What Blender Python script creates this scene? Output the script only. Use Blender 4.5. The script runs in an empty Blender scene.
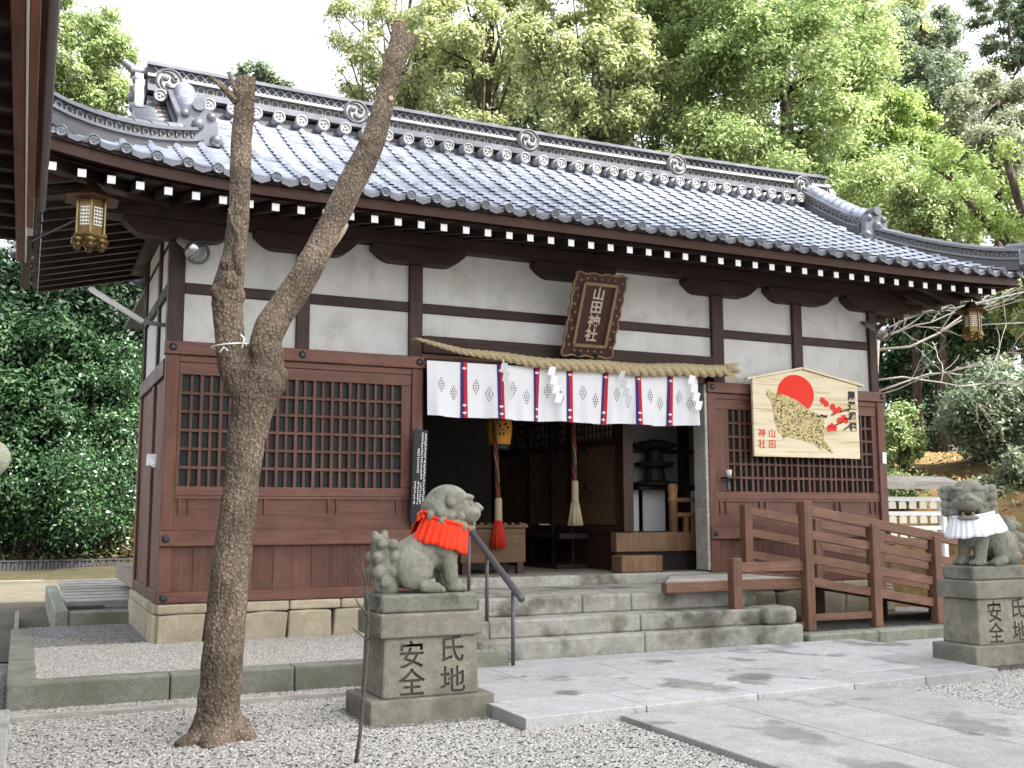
import bpy, bmesh, math, random
import numpy as np
from mathutils import Vector, Matrix

SC = bpy.context.scene
COL = SC.collection
rnd = random.Random(7)
nrg = np.random.default_rng(11)
R = math.radians
FPX = 1048.0
YAW, PITCH, ROLL = R(24.865), R(7.134), R(-0.10)
CAMZ = 1.1

# ------------------------------------------------------------------ camera, sky, sun, exposure
cam_d = bpy.data.cameras.new('camera')
cam_d.sensor_width = 36.0
cam_d.lens = 36.0 * FPX / 1024.0
cam_d.clip_end = 600
cam = bpy.data.objects.new('camera', cam_d)
COL.objects.link(cam)
_r = Vector((math.cos(YAW), -math.sin(YAW), 0)); _f = Vector((math.sin(YAW), math.cos(YAW), 0)); _u = Vector((0, 0, 1))
_f, _u = math.cos(PITCH) * _f + math.sin(PITCH) * _u, -math.sin(PITCH) * _f + math.cos(PITCH) * _u
_r, _u = math.cos(ROLL) * _r + math.sin(ROLL) * _u, -math.sin(ROLL) * _r + math.cos(ROLL) * _u
m4 = Matrix((( _r.x, _u.x, -_f.x, 0), (_r.y, _u.y, -_f.y, 0), (_r.z, _u.z, -_f.z, CAMZ), (0, 0, 0, 1)))
cam.matrix_world = m4
SC.camera = cam

SUN_EL, SUN_AZ = R(50), R(138)      # azimuth clockwise from +Y : sun high behind and right of the camera, the yard shaded by tall trees added out of view
world = bpy.data.worlds.new('World'); SC.world = world; world.use_nodes = True
wn, wl = world.node_tree.nodes, world.node_tree.links
wn.clear()
w_out = wn.new('ShaderNodeOutputWorld'); w_bg = wn.new('ShaderNodeBackground'); w_sky = wn.new('ShaderNodeTexSky')
w_hs = wn.new('ShaderNodeHueSaturation')
w_sky.sky_type = 'NISHITA'; w_sky.sun_disc = False; w_sky.sun_elevation = SUN_EL; w_sky.sun_rotation = SUN_AZ
w_sky.dust_density = 4.0; w_sky.air_density = 1.2
w_hs.inputs['Saturation'].default_value = 0.32
w_bg.inputs['Strength'].default_value = 0.15
wl.new(w_sky.outputs[0], w_hs.inputs['Color']); wl.new(w_hs.outputs[0], w_bg.inputs['Color']); wl.new(w_bg.outputs[0], w_out.inputs['Surface'])
sun_d = bpy.data.lights.new('sun', 'SUN'); sun_d.energy = 5.0; sun_d.angle = R(5); sun_d.color = (1.0, 0.96, 0.9)
sun = bpy.data.objects.new('sun', sun_d); COL.objects.link(sun)
sdir = Vector((math.sin(SUN_AZ) * math.cos(SUN_EL), math.cos(SUN_AZ) * math.cos(SUN_EL), math.sin(SUN_EL)))
sun.rotation_euler = sdir.to_track_quat('Z', 'Y').to_euler()
SC.view_settings.view_transform = 'Standard'; SC.view_settings.look = 'None'
SC.view_settings.gamma = 1.0; SC.view_settings.exposure = 2.0
SC.view_settings.use_curve_mapping = False

# ------------------------------------------------------------------ helpers
def ray(px, py):
    d = _r * ((px - 512) / FPX) + _u * (-(py - 384) / FPX) + _f
    return d
def at_y(px, py, Y):
    d = ray(px, py); t = Y / d.y
    return Vector((d.x * t, Y, CAMZ + d.z * t))
def at_z(px, py, Z):
    d = ray(px, py); t = (Z - CAMZ) / d.z
    return Vector((d.x * t, d.y * t, Z))
def mpp(p):
    return max(0.1, (Vector(p) - Vector((0, 0, CAMZ))).dot(_f)) / FPX

def origin(o):
    v = Vector((0, 0, 0))
    while o is not None:
        v += o.location; o = o.parent
    return v

def tag(o, label, cat, group=None, kind=None):
    if label: o['label'] = label
    if cat: o['category'] = cat
    if group: o['group'] = group
    if kind: o['kind'] = kind
    return o

def thing(name, label, cat, loc=(0, 0, 0), group=None):
    o = bpy.data.objects.new(name, None); COL.objects.link(o)
    o.location = loc; o.empty_display_size = 0.1
    return tag(o, label, cat, group)

class MB:
    def __init__(self):
        self.v = []; self.f = []; self.m = []; self.ch = []
    def add(self, vs, fs, mi=0):
        b = len(self.v); self.ch.append((b, len(self.f)))
        self.v += [tuple(p) for p in vs]
        self.f += [tuple(i + b for i in q) for q in fs]
        self.m += [mi] * len(fs)
        return self
    def box(self, x0, y0, z0, x1, y1, z1, mi=0):
        vs = [(x0, y0, z0), (x1, y0, z0), (x1, y1, z0), (x0, y1, z0), (x0, y0, z1), (x1, y0, z1), (x1, y1, z1), (x0, y1, z1)]
        return self.add(vs, [(0, 3, 2, 1), (4, 5, 6, 7), (0, 1, 5, 4), (1, 2, 6, 5), (2, 3, 7, 6), (3, 0, 4, 7)], mi)
    def bar(self, a, b, w, h, up=(0, 0, 1), mi=0, w2=None, h2=None):
        a = Vector(a); b = Vector(b); d = (b - a).normalized(); u = Vector(up)
        s = d.cross(u)
        if s.length < 1e-5: s = d.cross(Vector((1, 0, 0)))
        s.normalize(); u = s.cross(d).normalized()
        w2 = w if w2 is None else w2; h2 = h if h2 is None else h2
        vs = []
        for p, ww, hh in ((a, w, h), (b, w2, h2)):
            vs += [p - s * ww / 2 - u * hh / 2, p + s * ww / 2 - u * hh / 2, p + s * ww / 2 + u * hh / 2, p - s * ww / 2 + u * hh / 2]
        return self.add(vs, [(0, 3, 2, 1), (4, 5, 6, 7), (0, 1, 5, 4), (1, 2, 6, 5), (2, 3, 7, 6), (3, 0, 4, 7)], mi)
    def tube(self, pts, radii, n=8, cap=True, mi=0, jit=0.0):
        pts = [Vector(p) for p in pts]
        if not hasattr(radii, '__len__'): radii = [radii] * len(pts)
        vs = []; fs = []; ref = None
        for i, p in enumerate(pts):
            d = (pts[min(i + 1, len(pts) - 1)] - pts[max(i - 1, 0)])
            if d.length < 1e-9: d = Vector((0, 0, 1))
            d.normalize()
            if ref is None:
                ref = d.orthogonal().normalized()
            else:
                ref = (ref - d * ref.dot(d))
                ref = ref.normalized() if ref.length > 1e-6 else d.orthogonal().normalized()
            s = d.cross(ref)
            for k in range(n):
                a = 2 * math.pi * k / n; rr = radii[i] * (1 + (rnd.uniform(-jit, jit) if jit else 0))
                vs.append(p + (ref * math.cos(a) + s * math.sin(a)) * rr)
        for i in range(len(pts) - 1):
            for k in range(n):
                k2 = (k + 1) % n
                fs.append((i * n + k, i * n + k2, (i + 1) * n + k2, (i + 1) * n + k))
        if cap:
            fs.append(tuple(range(n))[::-1]); e = (len(pts) - 1) * n
            fs.append(tuple(range(e, e + n)))
        return self.add(vs, fs, mi)
    def disc(self, c, r, t, axis, n=14, mi=0):
        c = Vector(c); a = Vector(axis).normalized()
        return self.tube([c - a * t / 2, c + a * t / 2], r, n, True, mi)
    def sphere(self, c, r, n=10, m=7, mi=0, rot=None):
        if not hasattr(r, '__len__'): r = (r, r, r)
        vs = [Vector((0, 0, -1))]; fs = []
        for j in range(1, m):
            t = math.pi * j / m - math.pi / 2
            for k in range(n):
                a = 2 * math.pi * k / n
                vs.append(Vector((math.cos(t) * math.cos(a), math.cos(t) * math.sin(a), math.sin(t))))
        vs.append(Vector((0, 0, 1)))
        for k in range(n): fs.append((0, 1 + (k + 1) % n, 1 + k))
        for j in range(m - 2):
            for k in range(n):
                k2 = (k + 1) % n; b = 1 + j * n
                fs.append((b + k, b + k2, b + n + k2, b + n + k))
        e = len(vs) - 1; b = 1 + (m - 2) * n
        for k in range(n): fs.append((b + k, b + (k + 1) % n, e))
        out = []
        for v in vs:
            q = Vector((v.x * r[0], v.y * r[1], v.z * r[2]))
            if rot is not None: q = rot @ q
            out.append(q + Vector(c))
        return self.add(out, fs, mi)
    def lathe(self, prof, c, n=16, mi=0):
        vs = []; fs = []
        for r_, z_ in prof:
            for k in range(n):
                a = 2 * math.pi * (k + .5) / n
                vs.append((c[0] + r_ * math.cos(a), c[1] + r_ * math.sin(a), c[2] + z_))
        for i in range(len(prof) - 1):
            for k in range(n):
                k2 = (k + 1) % n
                fs.append((i * n + k, i * n + k2, (i + 1) * n + k2, (i + 1) * n + k))
        fs.append(tuple(range(n))[::-1]); e = (len(prof) - 1) * n; fs.append(tuple(range(e, e + n)))
        return self.add(vs, fs, mi)
    def prism(self, poly, fn, t, mi=0):
        """poly: 2D points, fn(a, b, depth) -> 3D"""
        n = len(poly)
        vs = [fn(a, b, 0) for a, b in poly] + [fn(a, b, t) for a, b in poly]
        fs = [tuple(range(n)), tuple(range(n, 2 * n))[::-1]]
        fs += [(i, n + i, n + (i + 1) % n, (i + 1) % n) for i in range(n)]
        return self.add(vs, fs, mi)
    def build(self, name, mat, parent=None, smooth=False, bevel=0.0, local=False, seg=1):
        me = bpy.data.meshes.new(name)
        o0 = Vector((0, 0, 0)) if (local or parent is None) else origin(parent)
        me.from_pydata([(p[0] - o0.x, p[1] - o0.y, p[2] - o0.z) for p in self.v], [], self.f)
        mats = mat if isinstance(mat, (list, tuple)) else [mat]
        for mm in mats: me.materials.append(mm)
        if len(mats) > 1: me.polygons.foreach_set('material_index', self.m)
        bm = bmesh.new(); bm.from_mesh(me); bmesh.ops.recalc_face_normals(bm, faces=bm.faces); bm.to_mesh(me); bm.free()
        if smooth: me.polygons.foreach_set('use_smooth', [True] * len(me.polygons))
        me.update()
        o = bpy.data.objects.new(name, me); COL.objects.link(o)
        if parent is not None: o.parent = parent
        if bevel > 0:
            b = o.modifiers.new('bevel', 'BEVEL'); b.width = bevel; b.segments = seg; b.limit_method = 'ANGLE'; b.angle_limit = R(40)
        return o

def each(mb, name, mat, parent=None, smooth=False, bevel=0.0):
    out = []
    ends = mb.ch[1:] + [(len(mb.v), len(mb.f))]
    for (v0, f0), (v1, f1) in zip(mb.ch, ends):
        q = MB(); q.add(mb.v[v0:v1], [tuple(i - v0 for i in f) for f in mb.f[f0:f1]])
        out.append(q.build(name, mat, parent, smooth, bevel))
    return out

def evaluated(o):
    dg = bpy.context.evaluated_depsgraph_get(); dg.update()
    return bpy.data.meshes.new_from_object(o.evaluated_get(dg))

def remesh(o, voxel, smooth_it=6, disp=0.0):
    m = o.modifiers.new('r', 'REMESH'); m.mode = 'VOXEL'; m.voxel_size = voxel
    s = o.modifiers.new('s', 'SMOOTH'); s.iterations = smooth_it; s.factor = 0.5
    me = evaluated(o); o.modifiers.clear()
    mats = list(o.data.materials); o.data = me
    me.materials.clear()
    for mm in mats: me.materials.append(mm)
    me.polygons.foreach_set('use_smooth', [True] * len(me.polygons))
    return o

def text_mesh(name, body, size, mat, parent, frame, extrude=0.002, offset=0.0):
    """frame: (origin, xdir, ydir) centred glyph"""
    cu = bpy.data.curves.new(name, 'FONT'); cu.body = body; cu.size = size; cu.extrude = extrude; cu.offset = offset
    cu.align_x = 'CENTER'; cu.align_y = 'CENTER'
    t = bpy.data.objects.new(name, cu); COL.objects.link(t)
    me = evaluated(t); bpy.data.objects.remove(t)
    o, xd, yd = Vector(frame[0]), Vector(frame[1]).normalized(), Vector(frame[2]).normalized()
    zd = xd.cross(yd); po = origin(parent) if parent else Vector((0, 0, 0))
    xs = [v.co.copy() for v in me.vertices]
    cx = (min(v.x for v in xs) + max(v.x for v in xs)) / 2; cy = (min(v.y for v in xs) + max(v.y for v in xs)) / 2
    for v, c in zip(me.vertices, xs):
        v.co = o + xd * (c.x - cx) + yd * (c.y - cy) + zd * c.z - po
    me.materials.clear(); me.materials.append(mat)
    ob = bpy.data.objects.new(name, me); COL.objects.link(ob)
    if parent: ob.parent = parent
    return ob

# ------------------------------------------------------------------ materials
def new_mat(name):
    m = bpy.data.materials.new(name); m.use_nodes = True
    nt = m.node_tree; b = nt.nodes['Principled BSDF']
    return m, nt, nt.nodes, nt.links, b
def plain(name, c, rough=0.6, metal=0.0, spec=0.4, var=0.0, vscale=8.0):
    m, nt, N, L, b = new_mat(name)
    b.inputs['Base Color'].default_value = (*c, 1); b.inputs['Roughness'].default_value = rough
    b.inputs['Metallic'].default_value = metal; b.inputs['Specular IOR Level'].default_value = spec
    if var:
        tc = N.new('ShaderNodeTexCoord'); n = N.new('ShaderNodeTexNoise'); n.inputs['Scale'].default_value = vscale; n.inputs['Detail'].default_value = 5
        mx = N.new('ShaderNodeMix'); mx.data_type = 'RGBA'
        mx.inputs[6].default_value = (*[x * (1 - var) for x in c], 1); mx.inputs[7].default_value = (*[min(1, x * (1 + var)) for x in c], 1)
        L.new(tc.outputs['Object'], n.inputs['Vector']); L.new(n.outputs['Fac'], mx.inputs[0]); L.new(mx.outputs[2], b.inputs['Base Color'])
    return m
def noise_node(N, L, vec, scale, detail=5, rough=0.55):
    n = N.new('ShaderNodeTexNoise'); n.inputs['Scale'].default_value = scale; n.inputs['Detail'].default_value = detail; n.inputs['Roughness'].default_value = rough
    L.new(vec, n.inputs['Vector']); return n
def ramp(N, L, fac, stops):
    r = N.new('ShaderNodeValToRGB'); e = r.color_ramp.elements
    while len(e) < len(stops): e.new(0.5)
    for i, (p, c) in enumerate(stops):
        e[i].position = p; e[i].color = (*c, 1) if len(c) == 3 else c
    L.new(fac, r.inputs['Fac']); return r
def mixc(N, L, fac, a, b, mode='MIX'):
    m = N.new('ShaderNodeMix'); m.data_type = 'RGBA'; m.blend_type = mode
    for k, v in ((0, fac), (6, a), (7, b)):
        if isinstance(v, (int, float)): m.inputs[k].default_value = v
        elif isinstance(v, tuple): m.inputs[k].default_value = (*v, 1)
        else: L.new(v, m.inputs[k])
    return m.outputs[2]
def bump(N, L, b, h, strength, dist=0.01):
    n = N.new('ShaderNodeBump'); n.inputs['Strength'].default_value = strength; n.inputs['Distance'].default_value = dist
    L.new(h, n.inputs['Height']); L.new(n.outputs['Normal'], b.inputs['Normal'])

def island(N, L, col, lo, hi):
    gi = N.new('ShaderNodeNewGeometry')
    rr = ramp(N, L, gi.outputs['Random Per Island'], [(0, (lo,) * 3), (1, (hi,) * 3)])
    return mixc(N, L, 1.0, col, rr.outputs[0], 'MULTIPLY')

def wood(name, c, dark=0.55, axis='z', rough=0.5, grain=1.0, fade=None):
    m, nt, N, L, b = new_mat(name)
    tc = N.new('ShaderNodeTexCoord'); mp = N.new('ShaderNodeMapping')
    sc = {'z': (34, 34, 2.2), 'x': (2.2, 34, 34), 'y': (34, 2.2, 34)}[axis]
    mp.inputs['Scale'].default_value = [s * grain for s in sc]
    L.new(tc.outputs['Object'], mp.inputs['Vector'])
    n1 = noise_node(N, L, mp.outputs[0], 1.0, 6, 0.65)
    n2 = noise_node(N, L, tc.outputs['Object'], 1.7, 4)
    r1 = ramp(N, L, n1.outputs['Fac'], [(0.3, tuple(x * dark for x in c)), (0.7, tuple(x * 1.25 for x in c))])
    f = fade or tuple(min(1, x * 1.5 + 0.02) for x in c)
    r2 = ramp(N, L, n2.outputs['Fac'], [(0.45, (0, 0, 0)), (0.8, (0.5, 0.5, 0.5))])
    col = mixc(N, L, r2.outputs[0], r1.outputs[0], f)
    n3 = noise_node(N, L, tc.outputs['Object'], 6.0, 8, 0.75)
    r3 = ramp(N, L, n3.outputs['Fac'], [(0.38, (0.72, 0.70, 0.68)), (0.55, (1, 1, 1)), (0.72, (1.18, 1.15, 1.12))])
    col = mixc(N, L, 0.85, col, r3.outputs[0], 'MULTIPLY')
    col = island(N, L, col, 0.80, 1.18)
    L.new(col, b.inputs['Base Color']); b.inputs['Specular IOR Level'].default_value = 0.3
    rg = ramp(N, L, n3.outputs['Fac'], [(0.35, (rough * .8,) * 3), (0.7, (min(1, rough * 1.35),) * 3)]); L.new(rg.outputs[0], b.inputs['Roughness'])
    bump(N, L, b, n1.outputs['Fac'], 0.25, 0.004)
    return m

def stone(name, c1, c2, stain=(0.06, 0.065, 0.05), stain_amt=0.5, scale=1.0, rough=0.85, moss=None, bumpd=0.012, lo=0.48, hi=0.72):
    m, nt, N, L, b = new_mat(name)
    tc = N.new('ShaderNodeTexCoord'); v = tc.outputs['Object']
    nf = noise_node(N, L, v, 160 * scale, 3, 0.7); nm = noise_node(N, L, v, 14 * scale, 6, 0.6); nl = noise_node(N, L, v, 2.3 * scale, 6, 0.6)
    base = mixc(N, L, ramp(N, L, nm.outputs['Fac'], [(0.3, (0, 0, 0)), (0.7, (1, 1, 1))]).outputs[0], c1, c2)
    sp = ramp(N, L, nf.outputs['Fac'], [(0.35, (0.55, 0.55, 0.55)), (0.65, (1.25, 1.25, 1.25))])
    base = mixc(N, L, 0.75, base, sp.outputs[0], 'MULTIPLY')
    st = ramp(N, L, nl.outputs['Fac'], [(lo, (0, 0, 0)), (hi, (stain_amt,) * 3)])
    base = mixc(N, L, st.outputs[0], base, stain)
    if moss:
        nk = noise_node(N, L, v, 5.5 * scale, 6, 0.7)
        mr = ramp(N, L, nk.outputs['Fac'], [(0.45, (0, 0, 0)), (0.68, (0.75,) * 3)])
        base = mixc(N, L, mr.outputs[0], base, moss)
    base = island(N, L, base, 0.84, 1.14)
    L.new(base, b.inputs['Base Color']); b.inputs['Roughness'].default_value = rough; b.inputs['Specular IOR Level'].default_value = 0.25
    ad = N.new('ShaderNodeMath'); ad.operation = 'MULTIPLY_ADD'; ad.inputs[1].default_value = 0.35
    L.new(nf.outputs['Fac'], ad.inputs[0]); L.new(nm.outputs['Fac'], ad.inputs[2])
    bump(N, L, b, ad.outputs[0], 0.6, bumpd)
    return m

def leaf_mat(name, cols, trans=0.35, rough=0.45, spec=0.3):
    m, nt, N, L, b = new_mat(name)
    at = N.new('ShaderNodeAttribute'); at.attribute_name = 'r'
    n = len(cols)
    cr = ramp(N, L, at.outputs['Fac'], [(i / (n - 1), c) for i, c in enumerate(cols)])
    L.new(cr.outputs[0], b.inputs['Base Color']); b.inputs['Roughness'].default_value = rough; b.inputs['Specular IOR Level'].default_value = spec
    tr = N.new('ShaderNodeBsdfTranslucent'); L.new(cr.outputs[0], tr.inputs['Color'])
    ms = N.new('ShaderNodeMixShader'); ms.inputs[0].default_value = trans
    L.new(b.outputs[0], ms.inputs[1]); L.new(tr.outputs[0], ms.inputs[2])
    L.new(ms.outputs[0], N['Material Output'].inputs['Surface'])
    return m

def bark(name, c1, c2, vs=(55, 55, 9), rough=0.9, d=0.012):
    m, nt, N, L, b = new_mat(name)
    tc = N.new('ShaderNodeTexCoord'); mp = N.new('ShaderNodeMapping'); mp.inputs['Scale'].default_value = vs
    L.new(tc.outputs['Object'], mp.inputs['Vector'])
    n1 = noise_node(N, L, mp.outputs[0], 1.0, 5, 0.6); n2 = noise_node(N, L, tc.outputs['Object'], 4.0, 5); 
    vo = N.new('ShaderNodeTexVoronoi'); vo.feature = 'F1'; vo.inputs['Scale'].default_value = 1.0
    mp2 = N.new('ShaderNodeMapping'); mp2.inputs['Scale'].default_value = (vs[0] * .9, vs[1] * .9, vs[2] * 2.0)
    L.new(tc.outputs['Object'], mp2.inputs['Vector']); L.new(mp2.outputs[0], vo.inputs['Vector'])
    a = ramp(N, L, n1.outputs['Fac'], [(0.33, c1), (0.62, c2)])
    light = ramp(N, L, vo.outputs['Distance'], [(0.12, (0.8, 0.8, 0.8)), (0.38, (0, 0, 0))])
    col = mixc(N, L, light.outputs[0], a.outputs[0], tuple(min(1, x * 1.9 + 0.03) for x in c2))
    dk = ramp(N, L, n2.outputs['Fac'], [(0.42, (0.45, 0.45, 0.45)), (0.65, (1.15, 1.15, 1.15))])
    col = mixc(N, L, 0.8, col, dk.outputs[0], 'MULTIPLY')
    L.new(col, b.inputs['Base Color']); b.inputs['Roughness'].default_value = rough; b.inputs['Specular IOR Level'].default_value = 0.15
    sb = N.new('ShaderNodeMath'); sb.operation = 'SUBTRACT'; L.new(n1.outputs['Fac'], sb.inputs[0]); L.new(vo.outputs['Distance'], sb.inputs[1])
    bump(N, L, b, sb.outputs[0], 0.9, d)
    return m

M = {}
M['panel_v'] = wood('red brown panel boards', (0.125, 0.055, 0.040), 0.6, 'z', 0.55)
M['panel_h'] = wood('red brown rails', (0.133, 0.058, 0.041), 0.65, 'x', 0.5)
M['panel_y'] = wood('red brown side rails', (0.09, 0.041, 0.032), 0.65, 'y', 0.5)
M['dark_h'] = wood('dark beam wood', (0.034, 0.016, 0.012), 0.5, 'x', 0.55)
M['dark_v'] = wood('dark post wood', (0.05, 0.024, 0.017), 0.5, 'z', 0.55)
M['dark_y'] = wood('dark rafter wood', (0.026, 0.013, 0.009), 0.5, 'y', 0.6)
M['fascia'] = wood('eave board wood', (0.052, 0.022, 0.016), 0.6, 'x', 0.55)
M['ramp_h'] = wood('ramp rail wood', (0.155, 0.080, 0.052), 0.62, 'x', 0.6)
M['ramp_v'] = wood('ramp post wood', (0.14, 0.070, 0.046), 0.62, 'z', 0.6)
M['tan_v'] = wood('tan interior wood', (0.25, 0.13, 0.06), 0.6, 'z', 0.55)
M['tan_h'] = wood('tan interior rail', (0.19, 0.105, 0.055), 0.6, 'x', 0.55)
M['inner'] = wood('brown interior panel', (0.15, 0.088, 0.048), 0.7, 'z', 0.5)
M['grey_wood'] = wood('weathered grey wood', (0.33, 0.31, 0.28), 0.7, 'x', 0.8)
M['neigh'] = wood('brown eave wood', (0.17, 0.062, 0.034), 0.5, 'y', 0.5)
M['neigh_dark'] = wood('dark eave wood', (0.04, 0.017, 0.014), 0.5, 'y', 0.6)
M['white'] = plain('white paint', (0.8, 0.8, 0.79), 0.6)
M['paper'] = plain('white paper', (0.85, 0.85, 0.85), 0.8)
M['glass'] = plain('dark window', (0.020, 0.025, 0.023), 0.35, 0, 0.12, 0.4, 3)
M['steel'] = plain('grey painted steel', (0.11, 0.10, 0.11), 0.4, 0.3)
M['iron'] = plain('dark iron', (0.05, 0.055, 0.06), 0.45, 0.6)
M['bronze'] = plain('gilt bronze', (0.20, 0.135, 0.05), 0.4, 0.75, 0.5, 0.5, 20)
M['bronze_dark'] = plain('dark copper', (0.12, 0.055, 0.03), 0.5, 0.6, 0.5, 0.4, 14)
M['red'] = plain('red cotton', (0.76, 0.045, 0.016), 0.8, 0, 0.2, 0.12, 10)
M['bib_white'] = plain('white cotton', (0.82, 0.82, 0.84), 0.85, 0, 0.2)
M['cotton'] = plain('curtain cotton', (0.72, 0.72, 0.75), 0.85, 0, 0.2, 0.05, 3)
M['box_wood'] = wood('dark tan box wood', (0.095, 0.052, 0.026), 0.6, 'x', 0.6)
M['tassel_red'] = plain('dull red tassel', (0.36, 0.02, 0.012), .85, 0, .2, .2, 30)
M['rope_red'] = plain('maroon rope', (0.16, 0.03, 0.025), .85, 0, .2, .2, 20)
M['strip_red'] = plain('red strip', (0.5, 0.025, 0.04), 0.8, 0, 0.2)
M['strip_purple'] = plain('purple strip', (0.06, 0.03, 0.14), 0.8, 0, 0.2)
M['crest'] = plain('purple brown crest', (0.10, 0.03, 0.06), 0.8)
M['orange'] = plain('orange lantern paper', (0.62, 0.27, 0.03), 0.6)
M['ink'] = plain('black ink', (0.012, 0.012, 0.013), 0.6)
M['sign_black'] = plain('black board', (0.012, 0.013, 0.018), 0.35)
M['gold'] = plain('old gold', (0.21, 0.15, 0.08), 0.5, 0.35, 0.5, 0.45, 30)
M['lacquer'] = plain('dark red lacquer', (0.045, 0.012, 0.009), 0.35, 0, 0.5, 0.4, 9)
M['char'] = plain('pale gold letters', (0.42, 0.37, 0.28), 0.5, 0.2)
M['vermilion'] = plain('vermilion paint', (0.78, 0.03, 0.012), 0.7)
M['olive'] = plain('olive ink', (0.13, 0.10, 0.035), 0.7, 0, 0.3, 0.5, 40)
M['dark_olive'] = plain('dark olive ink', (0.03, 0.026, 0.012), 0.7)
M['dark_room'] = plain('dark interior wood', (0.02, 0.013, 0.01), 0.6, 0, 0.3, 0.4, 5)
M['cream'] = plain('cream tassel', (0.30, 0.24, 0.16), 0.85, 0, 0.2, 0.15, 30)
M['cable'] = plain('grey cable', (0.35, 0.35, 0.35), 0.5)
M['netting'] = plain('black plastic edging', (0.03, 0.03, 0.034), 0.55, 0, 0.4, 0.4, 12)
M['cutwood'] = plain('cut wood end', (0.52, 0.40, 0.25), 0.8, 0, 0.2, 0.2, 30)

def mat_plaster():
    m, nt, N, L, b = new_mat('white plaster')
    tc = N.new('ShaderNodeTexCoord'); v = tc.outputs['Object']
    n1 = noise_node(N, L, v, 1.3, 6, 0.6); n2 = noise_node(N, L, v, 40, 4)
    a = ramp(N, L, n1.outputs['Fac'], [(0.30, (0.48, 0.47, 0.455)), (0.48, (0.58, 0.575, 0.565)), (0.62, (0.62, 0.615, 0.605)), (0.78, (0.46, 0.445, 0.42))])
    mp = N.new('ShaderNodeMapping'); mp.inputs['Scale'].default_value = (7, 7, .9); L.new(v, mp.inputs['Vector'])
    n3 = noise_node(N, L, mp.outputs[0], 1.0, 6, 0.65); st = ramp(N, L, n3.outputs['Fac'], [(0.5, (1, 1, 1)), (0.75, (0.88, 0.87, 0.845))])
    n4 = noise_node(N, L, v, 3.4, 7, 0.7); s4 = ramp(N, L, n4.outputs['Fac'], [(0.52, (1, 1, 1)), (0.7, (0.78, 0.76, 0.72))])
    col = mixc(N, L, 1.0, mixc(N, L, 1.0, a.outputs[0], st.outputs[0], 'MULTIPLY'), s4.outputs[0], 'MULTIPLY')
    L.new(col, b.inputs['Base Color']); b.inputs['Roughness'].default_value = 0.85
    bump(N, L, b, n2.outputs['Fac'], 0.15, 0.003); return m
M['plaster'] = mat_plaster()
M['dull_plaster'] = plain('grey inner plaster', (.28, .27, .26), .9, 0, .2, .15, 3)

def mat_tile(name, c=(0.15, 0.165, 0.20), rough=0.3, metal=0.25):
    m, nt, N, L, b = new_mat(name)
    tc = N.new('ShaderNodeTexCoord'); v = tc.outputs['Object']
    n1 = noise_node(N, L, v, 5.0, 5); n2 = noise_node(N, L, v, 60, 3)
    vo = N.new('ShaderNodeTexVoronoi'); vo.inputs['Scale'].default_value = 4.6; L.new(v, vo.inputs['Vector'])
    a = ramp(N, L, n1.outputs['Fac'], [(0.3, tuple(x * 0.8 for x in c)), (0.7, tuple(x * 1.18 for x in c))])
    sp_ = N.new('ShaderNodeSeparateColor'); L.new(vo.outputs['Color'], sp_.inputs[0])
    vr = ramp(N, L, sp_.outputs[0], [(0, (.86, .86, .86)), (1, (1.12, 1.12, 1.12))])
    col = mixc(N, L, 1.0, a.outputs[0], vr.outputs[0], 'MULTIPLY')
    L.new(col, b.inputs['Base Color'])
    rr = ramp(N, L, n1.outputs['Fac'], [(0.3, (rough * 0.88,) * 3), (0.75, (rough * 1.2,) * 3)])
    L.new(rr.outputs[0], b.inputs['Roughness']); b.inputs['Specular IOR Level'].default_value = 0.9; b.inputs['Metallic'].default_value = metal
    bump(N, L, b, n2.outputs['Fac'], 0.12, 0.003); return m
M['tile'] = mat_tile('smoked roof tile', (0.47, 0.50, 0.57), 0.24, 0.6)
M['tile_ridge'] = mat_tile('ridge tile', (0.085, 0.09, 0.108), 0.38)
M['tile_dark'] = mat_tile('dark tile recess', (0.045, 0.046, 0.052), 0.6)
M['tile_pale'] = mat_tile('pale weathered tile', (0.19, 0.19, 0.195), 0.55)

def mat_gravel(name, avg=1.0, scale=75, tint=(1, 1, 1)):
    m, nt, N, L, b = new_mat(name)
    tc = N.new('ShaderNodeTexCoord'); v = tc.outputs['Object']
    vo = N.new('ShaderNodeTexVoronoi'); vo.inputs['Scale'].default_value = scale; L.new(v, vo.inputs['Vector'])
    sep = N.new('ShaderNodeSeparateColor'); L.new(vo.outputs['Color'], sep.inputs[0])
    g = lambda x: tuple(x * avg * t for t in tint)
    a = ramp(N, L, sep.outputs[0], [(0.0, g(0.17)), (0.3, g(0.28)), (0.6, g(0.39)), (0.85, g(0.50)), (1.0, g(0.62))])
    edge = ramp(N, L, vo.outputs['Distance'], [(0.25, (1, 1, 1)), (0.62, (0.3, 0.3, 0.3))])
    col = mixc(N, L, 0.8, a.outputs[0], edge.outputs[0], 'MULTIPLY')
    nl = noise_node(N, L, v, 1.1, 5); lr = ramp(N, L, nl.outputs['Fac'], [(0.35, (0.78, 0.77, 0.75)), (0.65, (1.1, 1.1, 1.1))])
    col = mixc(N, L, 1.0, col, lr.outputs[0], 'MULTIPLY')
    L.new(col, b.inputs['Base Color']); b.inputs['Roughness'].default_value = 0.85; b.inputs['Specular IOR Level'].default_value = 0.2
    iv = N.new('ShaderNodeMath'); iv.operation = 'SUBTRACT'; iv.inputs[0].default_value = 1; L.new(vo.outputs['Distance'], iv.inputs[1])
    bump(N, L, b, iv.outputs[0], 0.8, 0.012); return m
M['gravel'] = mat_gravel('white gravel', 1.0, 70, (1, 0.96, 0.90))
M['gravel_in'] = mat_gravel('platform gravel', 0.95, 62, (1, 0.96, 0.91))

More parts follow.
